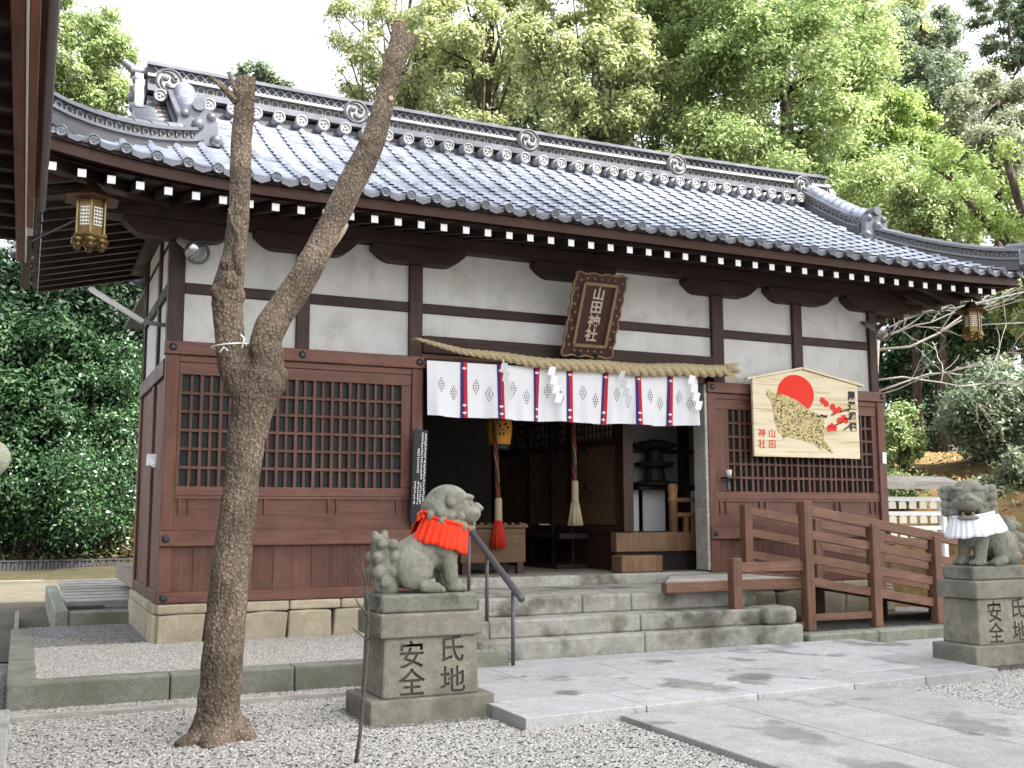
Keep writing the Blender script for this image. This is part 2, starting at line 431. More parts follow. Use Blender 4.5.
def mat_pebble():
    m, nt, N, L, b = new_mat('pebble')
    at = N.new('ShaderNodeAttribute'); at.attribute_name = 'r'
    a = ramp(N, L, at.outputs['Fac'], [(0.0, (0.19, 0.175, 0.155)), (0.3, (0.31, 0.295, 0.265)), (0.65, (0.41, 0.39, 0.355)), (1.0, (0.62, 0.60, 0.56))])
    L.new(a.outputs[0], b.inputs['Base Color']); b.inputs['Roughness'].default_value = 0.8; return m
M['pebble'] = mat_pebble()

M['granite_step'] = stone('granite step', (0.30, 0.29, 0.255), (0.42, 0.41, 0.37), (0.085, 0.078, 0.058), 0.9, 1.1, 0.85, (0.23, 0.22, 0.175), 0.012, 0.50, 0.62)
M['granite_path'] = stone('granite path slab', (0.37, 0.37, 0.37), (0.47, 0.47, 0.465), (0.14, 0.138, 0.13), 0.9, 0.75, 0.7, (0.33, 0.325, 0.31), 0.006, 0.56, 0.61)
M['granite_low'] = stone('weathered path slab', (0.34, 0.335, 0.31), (0.42, 0.42, 0.39), (0.155, 0.153, 0.145), 0.85, 0.7, 0.75, (0.27, 0.265, 0.24), 0.006, 0.555, 0.62)
M['kerb'] = stone('mossy kerb stone', (0.22, 0.225, 0.185), (0.31, 0.31, 0.265), (0.085, 0.095, 0.06), 0.7, 1.0, 0.9, (0.15, 0.17, 0.11))
M['pedestal'] = stone('pedestal stone', (0.21, 0.195, 0.155), (0.32, 0.30, 0.245), (0.07, 0.065, 0.05), 0.7, 1.3, 0.9, (0.17, 0.165, 0.12))
M['statue'] = stone('grey green statue stone', (0.16, 0.157, 0.125), (0.28, 0.273, 0.222), (0.06, 0.06, 0.046), 0.75, 2.2, 0.9, (0.235, 0.24, 0.185), 0.010)
M['carve'] = plain('darkened carved letters', (0.10, 0.095, 0.075), 0.9, 0, 0.2, 0.4, 30)  # cut faces darkened, standing in for the thin shading in the grooves
M['base_tan'] = stone('tan foundation stone', (0.42, 0.36, 0.25), (0.52, 0.46, 0.34), (0.20, 0.15, 0.09), 0.6, 1.0, 0.85, (0.33, 0.31, 0.25))
M['joint'] = plain('dark joint', (0.05, 0.045, 0.035), 0.9)
M['floor'] = stone('earthen hall floor', (0.24, 0.21, 0.165), (0.31, 0.27, 0.22), (0.16, 0.14, 0.10), 0.5, 0.6)
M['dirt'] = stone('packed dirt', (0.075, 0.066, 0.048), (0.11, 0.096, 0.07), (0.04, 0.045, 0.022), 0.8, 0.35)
M['bank'] = stone('ochre earth bank', (0.14, 0.082, 0.03), (0.24, 0.15, 0.06), (0.05, 0.035, 0.017), 0.9, 0.6, 0.95, (0.07, 0.07, 0.028), 0.08)
M['forest_floor'] = stone('forest floor', (0.03, 0.027, 0.012), (0.05, 0.04, 0.02), (0.015, 0.022, 0.008), 0.8, 0.5)
M['bark_front'] = bark('pruned tree bark', (0.115, 0.088, 0.066), (0.25, 0.195, 0.147), (70, 70, 26))
M['bark_dark'] = bark('dark bark', (0.045, 0.035, 0.028), (0.10, 0.075, 0.055), (20, 20, 4), 0.9, 0.02)
M['bark_pale'] = plain('pale bare branches', (0.42, 0.38, 0.34), 0.8, 0, 0.2, 0.25, 12)
M['stub'] = plain('pale dry stub', (0.36, 0.32, 0.25), .85, 0, .2, .3, 25)
M['twig'] = plain('grey brown twig', (0.09, 0.07, 0.06), 0.8)

def mat_straw():
    m, nt, N, L, b = new_mat('straw rope')
    tc = N.new('ShaderNodeTexCoord'); v = tc.outputs['Object']
    n = noise_node(N, L, v, 90, 4, 0.7)
    a = ramp(N, L, n.outputs['Fac'], [(0.3, (0.29, 0.22, 0.115)), (0.7, (0.60, 0.50, 0.31))])
    L.new(a.outputs[0], b.inputs['Base Color']); b.inputs['Roughness'].default_value = 0.85
    bump(N, L, b, n.outputs['Fac'], 0.6, 0.006); return m
M['straw'] = mat_straw()

def mat_board():
    m, nt, N, L, b = new_mat('pale votive board')
    tc = N.new('ShaderNodeTexCoord'); mp = N.new('ShaderNodeMapping'); mp.inputs['Scale'].default_value = (1.2, 1, 26)
    L.new(tc.outputs['Object'], mp.inputs['Vector']); n = noise_node(N, L, mp.outputs[0], 1.0, 4, 0.6)
    a = ramp(N, L, n.outputs['Fac'], [(0.36, (0.55, 0.43, 0.24)), (0.46, (0.72, 0.62, 0.42)), (0.7, (0.79, 0.71, 0.53))])
    L.new(a.outputs[0], b.inputs['Base Color']); b.inputs['Roughness'].default_value = 0.6; return m
M['board'] = mat_board()

# ------------------------------------------------------------------ ground, hills
def h_ground(x, y):
    d = (x - 9.9) * 0.75 + (y - 9.6) * 0.62
    h = 2.3 * (1 - np.exp(-np.maximum(d, 0) * 0.42)) * np.clip((x - 6.5) / 2.5, 0, 1)
    d2 = np.maximum(y - 13.2 - 6.9 * np.clip((8.5 - x) * 0.2, 0, 1), 0)
    h2 = 7 * (1 - np.exp(-d2 * 0.045)) * np.clip((x + 4) / 12, 0.28, 1.0)
    return np.maximum(h, h2)

def terrain():
    xs = np.concatenate([np.linspace(-90, -12, 14), np.linspace(-10, 26, 110), np.linspace(28, 110, 16)])
    ys = np.concatenate([np.linspace(7.2, 26, 70), np.linspace(28, 120, 20)])
    Xg, Yg = np.meshgrid(xs, ys)
    Zg = h_ground(Xg, Yg)
    bumpz = (np.sin(Xg * 1.7 + Yg * .6) * np.cos(Yg * 1.3 - Xg * .4) * 0.09 + np.sin(Xg * 4.1) * np.sin(Yg * 3.7) * .05) * np.clip(Zg, 0, 1)
    Zg = Zg + bumpz - 0.06 * (Zg < 0.02)
    nx, ny = len(xs), len(ys)
    V = np.stack([Xg, Yg, Zg], -1).reshape(-1, 3)
    F = [(j * nx + i, j * nx + i + 1, (j + 1) * nx + i + 1, (j + 1) * nx + i) for j in range(ny - 1) for i in range(nx - 1)]
    bank = [f for f in F if V[f[0]][0] > 9.0 and V[f[0]][1] < 15.5 and V[f[0]][0] < 20]
    rest = [f for f in F if not (V[f[0]][0] > 9.0 and V[f[0]][1] < 15.5 and V[f[0]][0] < 20)]
    for nm, fs, mt in (('earth_bank', bank, M['bank']), ('hill', rest, M['forest_floor'])):
        used = sorted({i for f in fs for i in f}); mp = {u: k for k, u in enumerate(used)}
        me = bpy.data.meshes.new(nm); me.from_pydata([tuple(V[u]) for u in used], [], [tuple(mp[i] for i in f) for f in fs])
        me.materials.append(mt); me.polygons.foreach_set('use_smooth', [True] * len(me.polygons))
        o = bpy.data.objects.new(nm, me); COL.objects.link(o); tag(o, None, None, None, 'structure')
terrain()

g = MB(); g.add([(-150, -150, -0.008), (150, -150, -0.008), (150, 150, -0.008), (-150, 150, -0.008)], [(0, 1, 2, 3)])
tag(g.build('ground', M['gravel']), None, None, None, 'structure')

def leafy(name, C, Nn, A, L_, W_, rv, mat, parent=None, kind=None):
    """numpy quads: centres C, normals Nn, long axes A"""
    n = len(C)
    A = A - Nn * (A * Nn).sum(1)[:, None]; A /= np.linalg.norm(A, axis=1)[:, None] + 1e-9
    B = np.cross(Nn, A)
    L_ = np.broadcast_to(L_, (n,))[:, None]; W_ = np.broadcast_to(W_, (n,))[:, None]
    V = np.empty((n, 4, 3))
    V[:, 0] = C - A * L_ * .5; V[:, 1] = C + B * W_ * .5 + A * L_ * .05; V[:, 2] = C + A * L_ * .5; V[:, 3] = C - B * W_ * .5 + A * L_ * .05
    o0 = np.array(origin(parent)) if parent is not None else np.zeros(3)
    V = (V - o0).reshape(-1, 3)
    me = bpy.data.meshes.new(name)
    me.vertices.add(n * 4); me.loops.add(n * 4); me.polygons.add(n)
    me.vertices.foreach_set('co', V.astype(np.float32).ravel())
    me.loops.foreach_set('vertex_index', np.arange(n * 4, dtype=np.int32))
    me.polygons.foreach_set('loop_start', np.arange(0, n * 4, 4, dtype=np.int32))
    me.polygons.foreach_set('loop_total', np.full(n, 4, dtype=np.int32))
    a = me.attributes.new('r', 'FLOAT', 'FACE'); a.data.foreach_set('value', np.clip(rv, 0, 1).astype(np.float32))
    me.update(); me.validate()
    me.materials.append(mat)
    o = bpy.data.objects.new(name, me); COL.objects.link(o)
    if parent is not None: o.parent = parent
    return o

def pebbles(name, regions, n, z, size, parent=None):
    """regions: list of (x0,y0,x1,y1); tests exclude(x,y)"""
    pts = []
    areas = [(b[2] - b[0]) * (b[3] - b[1]) for b in regions]
    for b, a in zip(regions, areas):
        k = int(n * a / sum(areas)); pts.append(np.stack([nrg.uniform(b[0], b[2], k), nrg.uniform(b[1], b[3], k)], 1))
    P = np.concatenate(pts)
    P = P[~blocked(P)]
    k = len(P)
    base = np.array([(1, 0, 0), (.3, .95, .1), (-.8, .6, 0), (-.8, -.6, .1), (.3, -.95, 0), (.1, .05, 1)], float)
    ang = nrg.uniform(0, 6.28, k); s = nrg.uniform(size[0], size[1], k)
    fl = nrg.uniform(.45, .9, k)
    bx = base[None].repeat(k, 0) * (1 + nrg.uniform(-.25, .25, (k, 6, 3)))
    X = (bx[..., 0] * np.cos(ang)[:, None] - bx[..., 1] * np.sin(ang)[:, None]) * s[:, None] * .5 + P[:, :1]
    Y = (bx[..., 0] * np.sin(ang)[:, None] + bx[..., 1] * np.cos(ang)[:, None]) * s[:, None] * .4 + P[:, 1:2]
    Z = bx[..., 2] * (s * fl)[:, None] * .5 + z
    V = np.stack([X, Y, Z], -1).reshape(-1, 3)
    F = np.array([(0, 1, 5), (1, 2, 5), (2, 3, 5), (3, 4, 5), (4, 0, 5)])
    T = (F[None] + (np.arange(k) * 6)[:, None, None]).reshape(-1, 3)
    me = bpy.data.meshes.new(name)
    me.vertices.add(len(V)); me.loops.add(T.size); me.polygons.add(len(T))
    me.vertices.foreach_set('co', V.astype(np.float32).ravel()); me.loops.foreach_set('vertex_index', T.astype(np.int32).ravel())
    me.polygons.foreach_set('loop_start', np.arange(0, T.size, 3, dtype=np.int32)); me.polygons.foreach_set('loop_total', np.full(len(T), 3, dtype=np.int32))
    a = me.attributes.new('r', 'FLOAT', 'FACE'); a.data.foreach_set('value', np.repeat(nrg.beta(2.2, 1.9, k), 5).astype(np.float32))
    me.update(); me.validate(); me.materials.append(M['pebble'])
    me.polygons.foreach_set('use_smooth', [True] * len(me.polygons))
    o = bpy.data.objects.new(name, me); COL.objects.link(o)
    return o

# paved stage and lower path of slabs
STAGE_Z, PATH_Z = 0.062, 0.03
def slab_poly(name, polys, z, t, mat, label=None):
    b = MB()
    for p in polys: b.prism(p, lambda a, c, d: (a, c, z - d), t)
    o = b.build(name, mat, None, False, 0.004); tag(o, None, None, None, 'structure'); return o
gp = 0.0035
def quadcut(x0, y0, x1, y1, s0=0, s1=0):
    return [(x0 + gp, y0 + gp + s0), (x1 - gp, y0 + gp + s1), (x1 - gp, y1 - gp), (x0 + gp, y1 - gp)]
st = []
ex = [2.40, 3.16, 3.95, 4.72, 5.35, 6.05]
fy = lambda x: 5.02 + (x - 2.3) * 0.055
rows = [(None, 5.52), (5.52, 6.1), (6.1, 6.72)]
for ri, (ya, yb) in enumerate(rows):
    off = [0, 0.31, -0.22][ri]
    e = [ex[0]] + [x + off for x in ex[1:-1]] + [ex[-1]]
    for i in range(len(e) - 1):
        x0, x1 = e[i], e[i + 1]
        if ya is None: st.append([(x0 + gp, fy(x0)), (x1 - gp, fy(x1)), (x1 - gp, yb - gp), (x0 + gp, yb - gp)])
        else: st.append(quadcut(x0, ya, x1, yb))
    if ri: st.append(quadcut(e[-1], ya, 7.6, yb))
# joint row next to the steps
for x0, x1 in ((2.55, 3.6), (3.6, 4.5), (4.5, 5.3), (5.3, 6.4)): st.append(quadcut(x0, 6.72, x1, 7.0))
slab_poly('stone_stage', st, STAGE_Z, 0.08, M['granite_path'])
lp = []
cols = [(2.98, 3.69), (3.69, 4.30), (4.30, 5.02)]
for ci, (x0, x1) in enumerate(cols):
    ys = [[5.06, 2.6, 0.6], [5.07, 3.9, 2.5, 0.6], [5.08, 4.2, 2.9, 0.6]][ci]
    for a, b_ in zip(ys[:-1], ys[1:]):
        top = lambda x: (fy(x) - 0.015 if a > 5 else a)
        lp.append([(x0 + gp, b_ + gp), (x1 - gp, b_ + gp), (x1 - gp, top(x1) - gp), (x0 + gp, top(x0) - gp)])
slab_poly('stone_path', lp, PATH_Z, 0.05, M['granite_low'])

def blocked(P):
    x, y = P[:, 0], P[:, 1]
    b = (x > 2.38) & (x < 6.06) & (y > fy(x) - 0.005) & (y < 7.02)
    b |= (x > 6.0) & (x < 7.62) & (y > 5.5) & (y < 6.74)
    b |= (x > 2.97) & (x < 5.03) & (y < 5.1)
    b |= (x > 1.68) & (x < 2.46) & (y > 5.38) & (y < 6.02)
    b |= (x > -0.08) & (x < 3.0) & (y > 6.76) & (y < 7.0)
    return b
pb = pebbles('gravel', [(-1.2, 3.2, 3.1, 6.9), (5.0, 3.2, 8.2, 5.9)], 170000, 0.0, (0.009, 0.021))
tag(pb, None, None, None, 'stuff')

# raised gravel platform around the hall
def box_obj(name, b, mat, bevel=0.0, **k):
    o = MB().box(*b).build(name, mat, None, False, bevel); return o
tag(box_obj('platform_gravel', (0.1, 6.9, 0.0, 3.2, 10.2, 0.138), M['gravel_in']), None, None, None, 'structure')
_b0 = blocked
def blocked(P):
    return (P[:, 0] > 0.94) & (P[:, 1] > 8.46)
pb2 = pebbles('gravel', [(0.12, 6.98, 3.1, 8.6)], 42000, 0.139, (0.011, 0.022)); tag(pb2, None, None, None, 'stuff')
blocked = _b0
k = thing('stone_kerb', 'long low mossy stone kerb edging the raised gravel left of the steps', 'kerb', (1.5, 6.85, 0))
xk = [-0.04, 0.86, 1.62, 2.45, 3.12]
for a, b_ in zip(xk[:-1], xk[1:]): MB().box(a + .003, 6.785 + rnd.uniform(-.004, .004), -0.02, b_ - .003, 6.96, 0.149 + rnd.uniform(-.004, .003)).build('kerb_stone', M['kerb'], k, False, 0.012, seg=2)
yk = [6.963, 7.9, 8.9, 10.1]
for a, b_ in zip(yk[:-1], yk[1:]): MB().box(-0.04, a + .003, -0.02, 0.13, b_ - .003, 0.147 + rnd.uniform(-.004, .003)).build('kerb_stone', M['kerb'], k, False, 0.012, seg=2)
p0 = at_z(0, 722, 0.01); p1 = at_z(366, 690, 0.01)
b = MB().bar((p0.x - .6, 6.41, 0.012), (2.0, 6.43, 0.012), 0.035, 0.04)
tag(b.build('timber_edging', M['grey_wood'], None, False, 0.004), 'thin weathered timber strip lying along the gravel before the kerb', 'edging strip')
b = MB().box(-0.9, 4.9, -0.02, at_z(8, 735, 0.06).x, 6.38, 0.075)
tag(b.build('stone_slab', M['granite_low'], None, False, 0.008), 'pale flat stone slab end lying in the gravel by the timber strip', 'stone slab')
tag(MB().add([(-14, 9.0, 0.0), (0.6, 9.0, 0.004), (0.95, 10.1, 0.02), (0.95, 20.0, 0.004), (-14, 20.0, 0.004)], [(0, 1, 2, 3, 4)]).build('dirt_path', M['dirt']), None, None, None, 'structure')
# drain slab with kerb left of the hall and low edging fence behind
k = thing('drain_slab', 'grey boards over a kerbed drain pit beside the left wall', 'drain cover', (0.6, 11, 0))
MB().box(0.30, 10.35, 0.0, 0.42, 14.2, 0.26).build('kerb_stone', M['kerb'], k, False, 0.012)
MB().box(0.425, 10.35, 0.0, 1.2, 10.5, 0.24).build('kerb_stone', M['kerb'], k, False, 0.012)
b = MB()
for i in range(8): b.box(0.43, 11.3 + i * .36, 0.22 + .008 * i, 1.6, 11.63 + i * .36, 0.27 + .008 * i)
b.build('cover_board', M['grey_wood'], k, False, 0.005)
MB().box(0.43, 10.5, 0.1, 1.2, 11.28, 0.19).build('pit_gravel', M['gravel_in'], k)
b = MB().box(-0.02, 10.12, 0.0, 0.02, 12.6, 0.09).box(-.0, 10.12, 0, .93, 10.2, .05)
tag(b.build('path_edging', M['kerb'], None, False, 0.005), 'thin stone edging line along the dirt path by the drain', 'edging')
FY = at_z(65, 576, 0.0).y
b = MB()
for i in range(150):
    x = -8.0 + i * 0.066; b.box(x, FY + .012 * (i % 2), 0, x + .05, FY + .03 + .012 * (i % 2), 0.28)
b.box(-8.0, FY - .01, 0.275, 1.9, FY + .06, 0.30)
tag(b.build('edging_fence', M['netting']), 'low black ribbed edging fence before the dark shrubs', 'low fence')

# ------------------------------------------------------------------ the worship hall
YP = 8.483
HALL = thing('shrine_hall', 'dark timber shrine hall with white plaster upper walls and grey tiled hipped gable roof', 'shrine hall', (4.63, 9.48, 0.14))
XL, XR = 0.955, 8.33
# foundation stones
def foundation(x0, x1, name='stone_base'):
    b = MB(); b.box(x0 + .02, YP + .03, 0.12, x1 - .02, YP + .3, 0.40)
    o = b.build(name, M['joint'], HALL)
    s = MB(); x = x0
    while x < x1 - .05:
        w = min(rnd.uniform(.34, .7), x1 - x); w = x1 - x if x1 - x - w < .2 else w
        s.box(x + .003, YP - .025, 0.355 + rnd.uniform(-.004, .004), x + w - .003, YP + .28, 0.428); x += w
    x = x0
    while x < x1 - .05:
        w = min(rnd.uniform(.26, .5), x1 - x); w = x1 - x if x1 - x - w < .15 else w
        dz = rnd.uniform(-.016, .006); t = rnd.uniform(-.03, .03); tp_ = 0.35 + rnd.uniform(-.014, .004)
        s.prism([(x + .006, 0.10), (x + w - .004 + t * .5, 0.10), (x + w - .006 - t * .5, tp_), (x + w * .5, 0.352), (x + .006 + rnd.uniform(0, .02), tp_ + rnd.uniform(-.01, .005))], lambda a, c, d: (a, YP - .03 + d + dz, c), .26); x += w
    s.build('base_stone', M['base_tan'], o, False, 0.014, seg=2)
foundation(XL, 3.12); foundation(6.0, XR)
s = MB(); y = YP + .02
b0 = MB().box(XL + .03, YP + .25, .1, XL + .3, 10.45, .40).build('stone_base', M['joint'], HALL)
while y < 10.4:
    w = min(rnd.uniform(.3, .55), 10.45 - y)
    s.box(XL - .028, y + .004, .355, XL + .26, y + w - .004, .428); s.box(XL - .03, y + .004, .1, XL + .26, y + w - .004, .35); y += w
s.build('base_stone', M['base_tan'], b0, False, .014, seg=2)

def lattice_panel(x0, x1, zs, ncol, nrow, lat, pairs=True):
    """lower wall panel; zs: dict of heights; lat: (xa, xb, za, zb)"""
    root = MB().box(x0 + .01, YP + .035, zs['bot'] + .02, x1 - .01, YP + .07, lat[2] - .005).build('wall_panel', M['panel_v'], HALL)
    # rails and stiles (frame)
    f = MB()
    f.box(x0 - .012, YP - .03, zs['top'] - .105, x1 + .012, YP + .09, zs['top'])            # head rail
    f.box(x0, YP - .012, zs['bot'], x1, YP + .06, zs['bot'] + .085)                          # foot rail
    f.box(x0 - .003, YP - .028, 0.865, x1 + .003, YP + .05, 0.985)                          # waist rail
    each(f, 'rail', M['panel_h'], root, False, 0.006)
    f = MB()
    f.box(x0, YP - .008, zs['bot'] + .086, x0 + .10, YP + .08, .864); f.box(x1 - .10, YP - .008, zs['bot'] + .086, x1, YP + .08, .864)
    f.box(x0, YP - .008, .986, x0 + .10, YP + .08, zs['top'] - .106); f.box(x1 - .10, YP - .008, .986, x1, YP + .08, zs['top'] - .106)
    each(f, 'stile', M['panel_v'], root, False, 0.005)
    f = MB()
    f.box(x0 + .101, YP + .004, zs['top'] - .16, x1 - .101, YP + .07, zs['top'] - .107)
    f.build('head_board', M['panel_h'], root, False, .004)
    xa, xb, za, zb = lat
    w = MB()                                                                                   # sash frame
    w.box(x0 + .102, YP + .012, zb, x1 - .102, YP + .06, zs['top'] - .161)
    w.box(x0 + .102, YP + .012, za - .075, x1 - .102, YP + .06, za)
    each(w, 'sash_rail', M['panel_h'], root, False, .004)
    w = MB()
    w.box(x0 + .102, YP + .014, za + .001, xa, YP + .06, zb - .001); w.box(xb, YP + .014, za + .001, x1 - .102, YP + .06, zb - .001)
    each(w, 'sash_stile', M['panel_v'], root, False, .004)
    w = MB(); cw = (xb - xa) / ncol
    for i in range(1, ncol): w.box(xa + i * cw - .0125, YP + .018, za, xa + i * cw + .0125, YP + .042, zb)
    for i in range(ncol): w.box(xa + (i + .5) * cw - .011, YP + .030, za, xa + (i + .5) * cw + .011, YP + .048, zb)
    rh = (zb - za) / nrow
    for j in range(1, nrow): w.box(xa, YP + .021, za + j * rh - .011, xb, YP + .040, za + j * rh + .011)
    w.build('lattice', M['panel_v'], root)
    MB().box(xa - .01, YP + .056, za - .01, xb + .01, YP + .062, zb + .01).build('window_pane', M['glass'], root)
    # small transom row below the sash
    z0, z1 = 0.986, za - .076
    t = MB(); t.box(x0 + .102, YP + .02, z0, x1 - .102, YP + .05, z0 + .12); t.box(x0 + .102, YP + .03, z0 + .12, x1 - .102, YP + .05, z1)
    t.box(x0 + .102, YP + .012, z1 - .02, x1 - .102, YP + .045, z1)
    n = max(2, int((x1 - x0) / .55))
    for i in range(n + 1):
        xx = x0 + .18 + (x1 - x0 - .36) * i / n
        for dx in (-.035, .035): t.box(xx + dx - .011, YP + .014, z0 + .12, xx + dx + .011, YP + .045, z1 - .021)
    t.build('apron_board', M['panel_h'], root)
    v = MB(); xx = x0 + .102; zz = (zs['bot'] + .086, .864)
    while xx < x1 - .11:
        ww = min(.155, x1 - .102 - xx); v.box(xx + .0015, YP + .018, zz[0], xx + ww - .0015, YP + .034, zz[1]); xx += ww
    v.build('board', M['panel_v'], root)
    bl = MB()
    for xx in np.linspace(x0 + .045, x1 - .045, 3):
        for zz in (zs['bot'] + .043, .925, zs['top'] - .05):
            if abs(xx - (x0 + x1) / 2) < .1 and zz < 1: continue
            bl.lathe([(.034, 0), (.028, .008), (.016, .016)], (0, 0, 0), 6)
            nb = len(bl.v) - 18
            yb = YP - (.03 if zz > 1 else .028 if zz > .7 else .012)
            for q in range(nb, nb + 18):
                vx, vy, vz = bl.v[q]; bl.v[q] = (xx + vx, yb - vz, zz + vy)
    each(bl, 'nail_cover', M['iron'], root)
lattice_panel(XL, 3.083, {'top': 2.462, 'bot': .434}, 12, 6, (1.085, 2.895, 1.328, 2.205))
lattice_panel(6.045, 8.33, {'top': 2.40, 'bot': .434}, 13, 6, (6.30, 8.16, 1.328, 2.14))
# side wall (left), boards + upper plaster
sw = MB()
yy = YP + .1
while yy < 10.42:
    sw.box(XL + .02, yy + .002, .44, XL + .06, min(yy + .2, 10.44) - .002, 2.2); yy += .2
swo = sw.build('side_wall_board', M['panel_v'], HALL)
b = MB().box(XL - .01, YP + .1, 2.2, XL + .08, 10.45, 2.335).box(XL, YP + .1, .435, XL + .07, 10.45, .52)
each(b, 'side_rail', M['panel_y'], HALL, False, .005)
b = MB()
for y0 in (9.25, 10.33): b.box(XL - .004, y0, .43, XL + .1, y0 + .12, 2.19)
each(b, 'side_post', M['panel_v'], HALL, False, .005)
b = MB().box(XL + .03, YP + .12, 2.336, XL + .07, 10.4, 3.5); b.build('plaster_wall', M['plaster'], HALL)
b = MB()
for y0 in (9.22, 10.33): b.box(XL + .005, y0, 2.336, XL + .09, y0 + .11, 3.5)
each(b, 'side_post', M['dark_v'], HALL, False, .005)
MB().box(XL - .0, YP + .12, 2.86, XL + .085, 10.45, 2.95).build('side_rail', M['dark_y'], HALL, False, .004)
# right side and rear walls
b = MB().box(XR - .07, YP + .1, .43, XR - .02, 10.45, 3.5); b.build('plaster_wall', M['plaster'], HALL)
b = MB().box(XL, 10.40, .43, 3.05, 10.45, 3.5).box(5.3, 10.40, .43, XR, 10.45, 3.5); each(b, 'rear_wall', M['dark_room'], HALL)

# upper plaster walls, front
YU = YP + .075
b = MB()
px_ = [1.08, 1.98, 2.09, 2.966, 3.087, 6.15, 6.29, 7.17, 7.29, 8.2]
for i in range(0, 10, 2):
    x0, x1 = px_[i], px_[i + 1]
    zb = 2.655 if i == 4 else (2.41 if i > 4 else 2.463)
    b.box(x0 - .01, YU, zb, x1 + .01, YU + .06, 2.862); b.box(x0 - .01, YU, 2.948, x1 + .01, YU + .06, 3.5)
each(b, 'plaster_wall', M['plaster'], HALL)
for x0, x1 in ((.955, 1.08), (1.98, 2.09), (2.966, 3.087), (6.15, 6.29), (7.17, 7.29), (8.205, 8.31)):
    zb = 2.463 if x0 < 3.0 else 2.401
    MB().box(x0, YP + .03, zb, x1, YP + .15, 3.5).build('post', M['dark_v'], HALL, False, .006)
for i in range(0, 10, 2):
    MB().box(px_[i], YP + .05, 2.862, px_[i + 1], YP + .13, 2.948).build('tie_beam', M['dark_h'], HALL, False, .005)
MB().box(3.087, YP + .005, 2.50, 6.15, YP + .14, 2.655).build('lintel', M['dark_h'], HALL, False, .006)
MB().box(3.084, YP + .03, 2.38, 6.044, YP + .14, 2.499).build('lintel', M['panel_h'], HALL, False, .005)
MB().box(6.01, YP + .0, .57, 6.043, YP + .2, 2.379).build('door_jamb', M['grey_wood'], HALL, False, .004)
# purlin and boat shaped brackets
MB().box(.35, 8.43, 3.42, 8.95, 8.66, 3.60).build('eave_purlin', M['dark_h'], HALL, False, .008)
MB().box(.86, 8.40, 3.5, 1.06, 11, 3.66).build('eave_purlin', M['dark_y'], HALL, False, .008)
MB().box(8.2, 8.40, 3.5, 8.4, 11, 3.66).build('eave_purlin', M['dark_y'], HALL, False, .008)
for xc in (1.02, 2.03, 3.03, 4.57, 6.22, 7.23, 8.26):
    w = .425; prof = [(-w, 3.418), (-w, 3.375)]
    for t in np.linspace(0, 1, 6): prof.append((-w + .17 * t, 3.375 - .10 * math.sin(t * math.pi / 2)))
    for t in np.linspace(1, 0, 6): prof.append((w - .17 * t, 3.375 - .10 * math.sin(t * math.pi / 2)))
    prof += [(w, 3.375), (w, 3.418)]
    MB().prism([(xc + a, c) for a, c in prof], lambda a, c, d: (a, 8.42 + d, c), .17).build('bracket', M['dark_h'], HALL, False, .005)

# eaves: rafters, boards, fascia
OX0, OX1 = -0.03, 9.12; EY = 7.5
def lift(x, y=None):
    a = max(0.0, (1.55 - (x - OX0)) / 1.55); c = max(0.0, (1.55 - (OX1 - x)) / 1.55)
    return 0.15 * a * a + 0.035 * c * c
xr = OX0 + .09
rw = MB(); first = None
while xr < OX1 - .05:
    z0 = 3.345 + lift(xr) * .75
    ys = 8.62
    if xr < XL: ys = min(8.62, EY + (xr - OX0) + .05)
    if xr > XR: ys = min(8.62, EY + (OX1 - xr) + .05)
    z1 = z0 + (ys - EY) * .24
    r_ = MB().bar((xr, EY, z0), (xr, ys, z1), .052, .062).build('rafter', M['dark_y'], HALL)
    MB().box(xr - .027, EY - .006, z0 - .030, xr + .027, EY - .001, z0 + .030).build('rafter_end', M['white'], r_)
    xr += .1885
for side in (0, 1):
    y = 7.8
    while y < 11.4:
        x0 = OX0 if side == 0 else OX1; sg = 1 if side == 0 else -1
        L0 = min(.98, (y - EY) * 1.0) if y < 8.5 else .98
        up = lift(x0) * max(0, 1 - (y - EY) / 1.5)
        za = 3.345 + up * .75
        r_ = MB().bar((x0 + sg * .05, y, za), (x0 + sg * (L0 + .05), y, za + L0 * .24), .052, .062).build('rafter', M['dark_h'], HALL)
        MB().box(x0 + sg * .05 - .003, y - .027, za - .03, x0 + sg * .05 + .003, y + .027, za + .03).build('rafter_end', M['white'], r_)
        y += .27
b = MB()   # soffit boards above the rafters
n = 24
for i in range(n):
    xa = OX0 + (OX1 - OX0) * i / n; xb = OX0 + (OX1 - OX0) * (i + 1) / n
    za, zb = 3.385 + lift(xa) * .8, 3.385 + lift(xb) * .8
    b.add([(xa, EY - .05, za), (xb, EY - .05, zb), (xb, 8.7, zb + .29), (xa, 8.7, za + .29)], [(0, 1, 2, 3)])
for x0, x1 in ((OX0, 1.0), (OX1, 8.3)):
    for y0, y1 in ((8.0, 9.2), (9.2, 11.5)):
        b.add([(x0, y0, 3.386), (x1, y0, 3.62), (x1, y1, 3.62), (x0, y1, 3.386)], [(0, 1, 2, 3)])
b.build('soffit', M['dark_h'], HALL)
